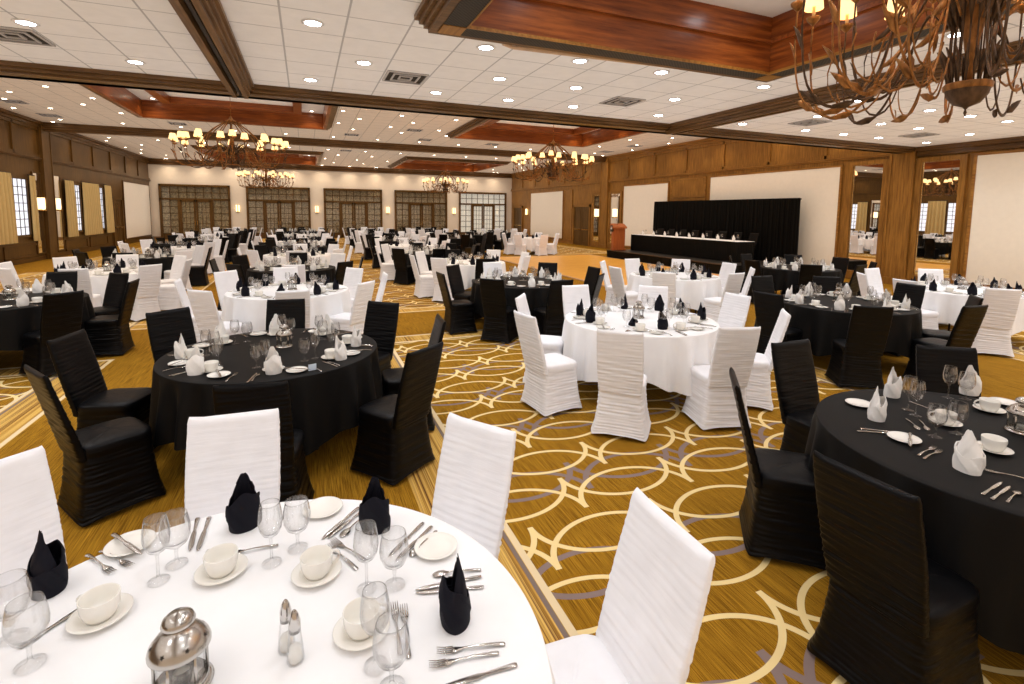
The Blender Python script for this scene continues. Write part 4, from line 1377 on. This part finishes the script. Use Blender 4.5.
REST = [  # x, y, cloth, row, column, chair colours by direction, level
    (-.28, 8.95, 'w', 2, 1, 'wwwwwwww', 3), (3.8, 8.8, 'k', 2, 2, 'kkwkkkkk', 3), (7.35, 8.7, 'w', 2, 3, 'wwwwwwww', 3), (11.05, 5.3, 'w', 1, 4, '.wwwww..', 3), (11.5, 9.0, 'k', 2, 4, 'kkkkkkkk', 2),
    (-3.95, 9.15, 'k', 2, 0, 'kkkkkkkk', 3), (-3.9, 12.8, 'w', 3, 0, 'wwwwwwww', 2), (-.3, 12.45, 'k', 3, 1, 'kwkkkkwk', 2), (4.0, 12.7, 'w', 3, 2, 'wwkwwwkw', 2),
    (-4.1, 16.6, 'k', 4, 0, 'kwkkkkkw', 2), (-.25, 16.3, 'w', 4, 1, 'wwwkwwww', 2), (3.6, 16.1, 'k', 4, 2, 'kkkwwkkk', 2),
    (-4.1, 20.3, 'w', 5, 0, 'wwkwwwkw', 1), (-.2, 20.0, 'k', 5, 1, 'wkkkwkkk', 1), (3.8, 19.8, 'w', 5, 2, 'wwwwkkww', 1),
    (-4.1, 23.9, 'k', 6, 0, 'kkwkkkkk', 1), (-.2, 23.6, 'w', 6, 1, 'wwwwwkww', 0), (3.8, 23.5, 'k', 6, 2, 'kwkkkkkw', 0), (7.2, 25.1, 'k', 6, 3, 'kkkkwkkk', 0), (11.1, 24.6, 'w', 6, 4, 'wwwwwwww', 0),
    (-4.1, 27.5, 'w', 7, 0, 'wkwwwwwk', 0), (-.2, 27.3, 'k', 7, 1, 'kkkkwkkw', 0), (3.8, 27.2, 'w', 7, 2, 'wwwwwwkw', 0), (9.6, 28.4, 'k', 7, 3, 'kkkkkkkk', 0),
    (-4.1, 31.2, 'k', 8, 0, 'kkkwkkkk', 0), (-.2, 31.0, 'w', 8, 1, 'wwkwwwww', 0), (3.8, 30.9, 'k', 8, 2, 'kkkkkwkk', 0), (7.5, 31.6, 'w', 8, 3, 'wwkwwwwk', 0), (12.3, 31.4, 'k', 8, 4, 'wwwwwwww', 0),
    (-4.1, 34.9, 'w', 9, 0, 'wwwwkwww', 0), (-.2, 34.7, 'k', 9, 1, 'kwkkkkkk', 0), (3.8, 34.6, 'w', 9, 2, 'wwwkwwww', 0), (7.6, 35.2, 'k', 9, 3, 'kkkkkwwk', 0),
]
for x, y, tc, row, col, cols, lev in REST:
    T = tname(row, col, tc)
    ring_chairs(x, y, cols, T)
    base_table(x, y, tc, T)
    for k in range(8): setting(x, y, 45 * k + RNG.uniform(-3, 3) - 10, tc, T, lev)
    if lev: lantern_at(x + .05, y + .05, T)
o = STUFF.build('glassware', M['glass'])
tag(o, 'glassware glinting on the distant dining tables', 'glassware', kind='stuff')

# head table: chairs behind, glasses and napkins on top
for k in range(8):
    y = 14.25 + k * .78
    seat = ('camera end of', 'second from camera end of', 'third from camera end of', 'fourth from camera end of', 'fourth from lectern along', 'third from lectern along', 'second from lectern along', 'lectern end of')[k]
    chair(15.42, y, PI / 2, 'k', 'black covered chair at %s head table' % seat, 'chairs behind the head table', z=.36)
    zt = .36 + .756
    o = link('folded_napkin', NAP['w' if k % 2 else 'w', k % 4], None, (14.72, y, zt), 1.5)
    tag(o, 'white folded napkin at %s head table' % seat, 'napkin', 'napkins on the head table')
    o = link('water_goblet', ME['gob'], None, (14.82, y + .14, zt))
    tag(o, 'water goblet at %s head table' % seat, 'goblet', 'goblets on the head table')
    o = link('wine_glass', ME['wine'], None, (14.78, y - .14, zt))
    tag(o, 'wine glass at %s head table' % seat, 'wine glass', 'wine glasses on the head table')
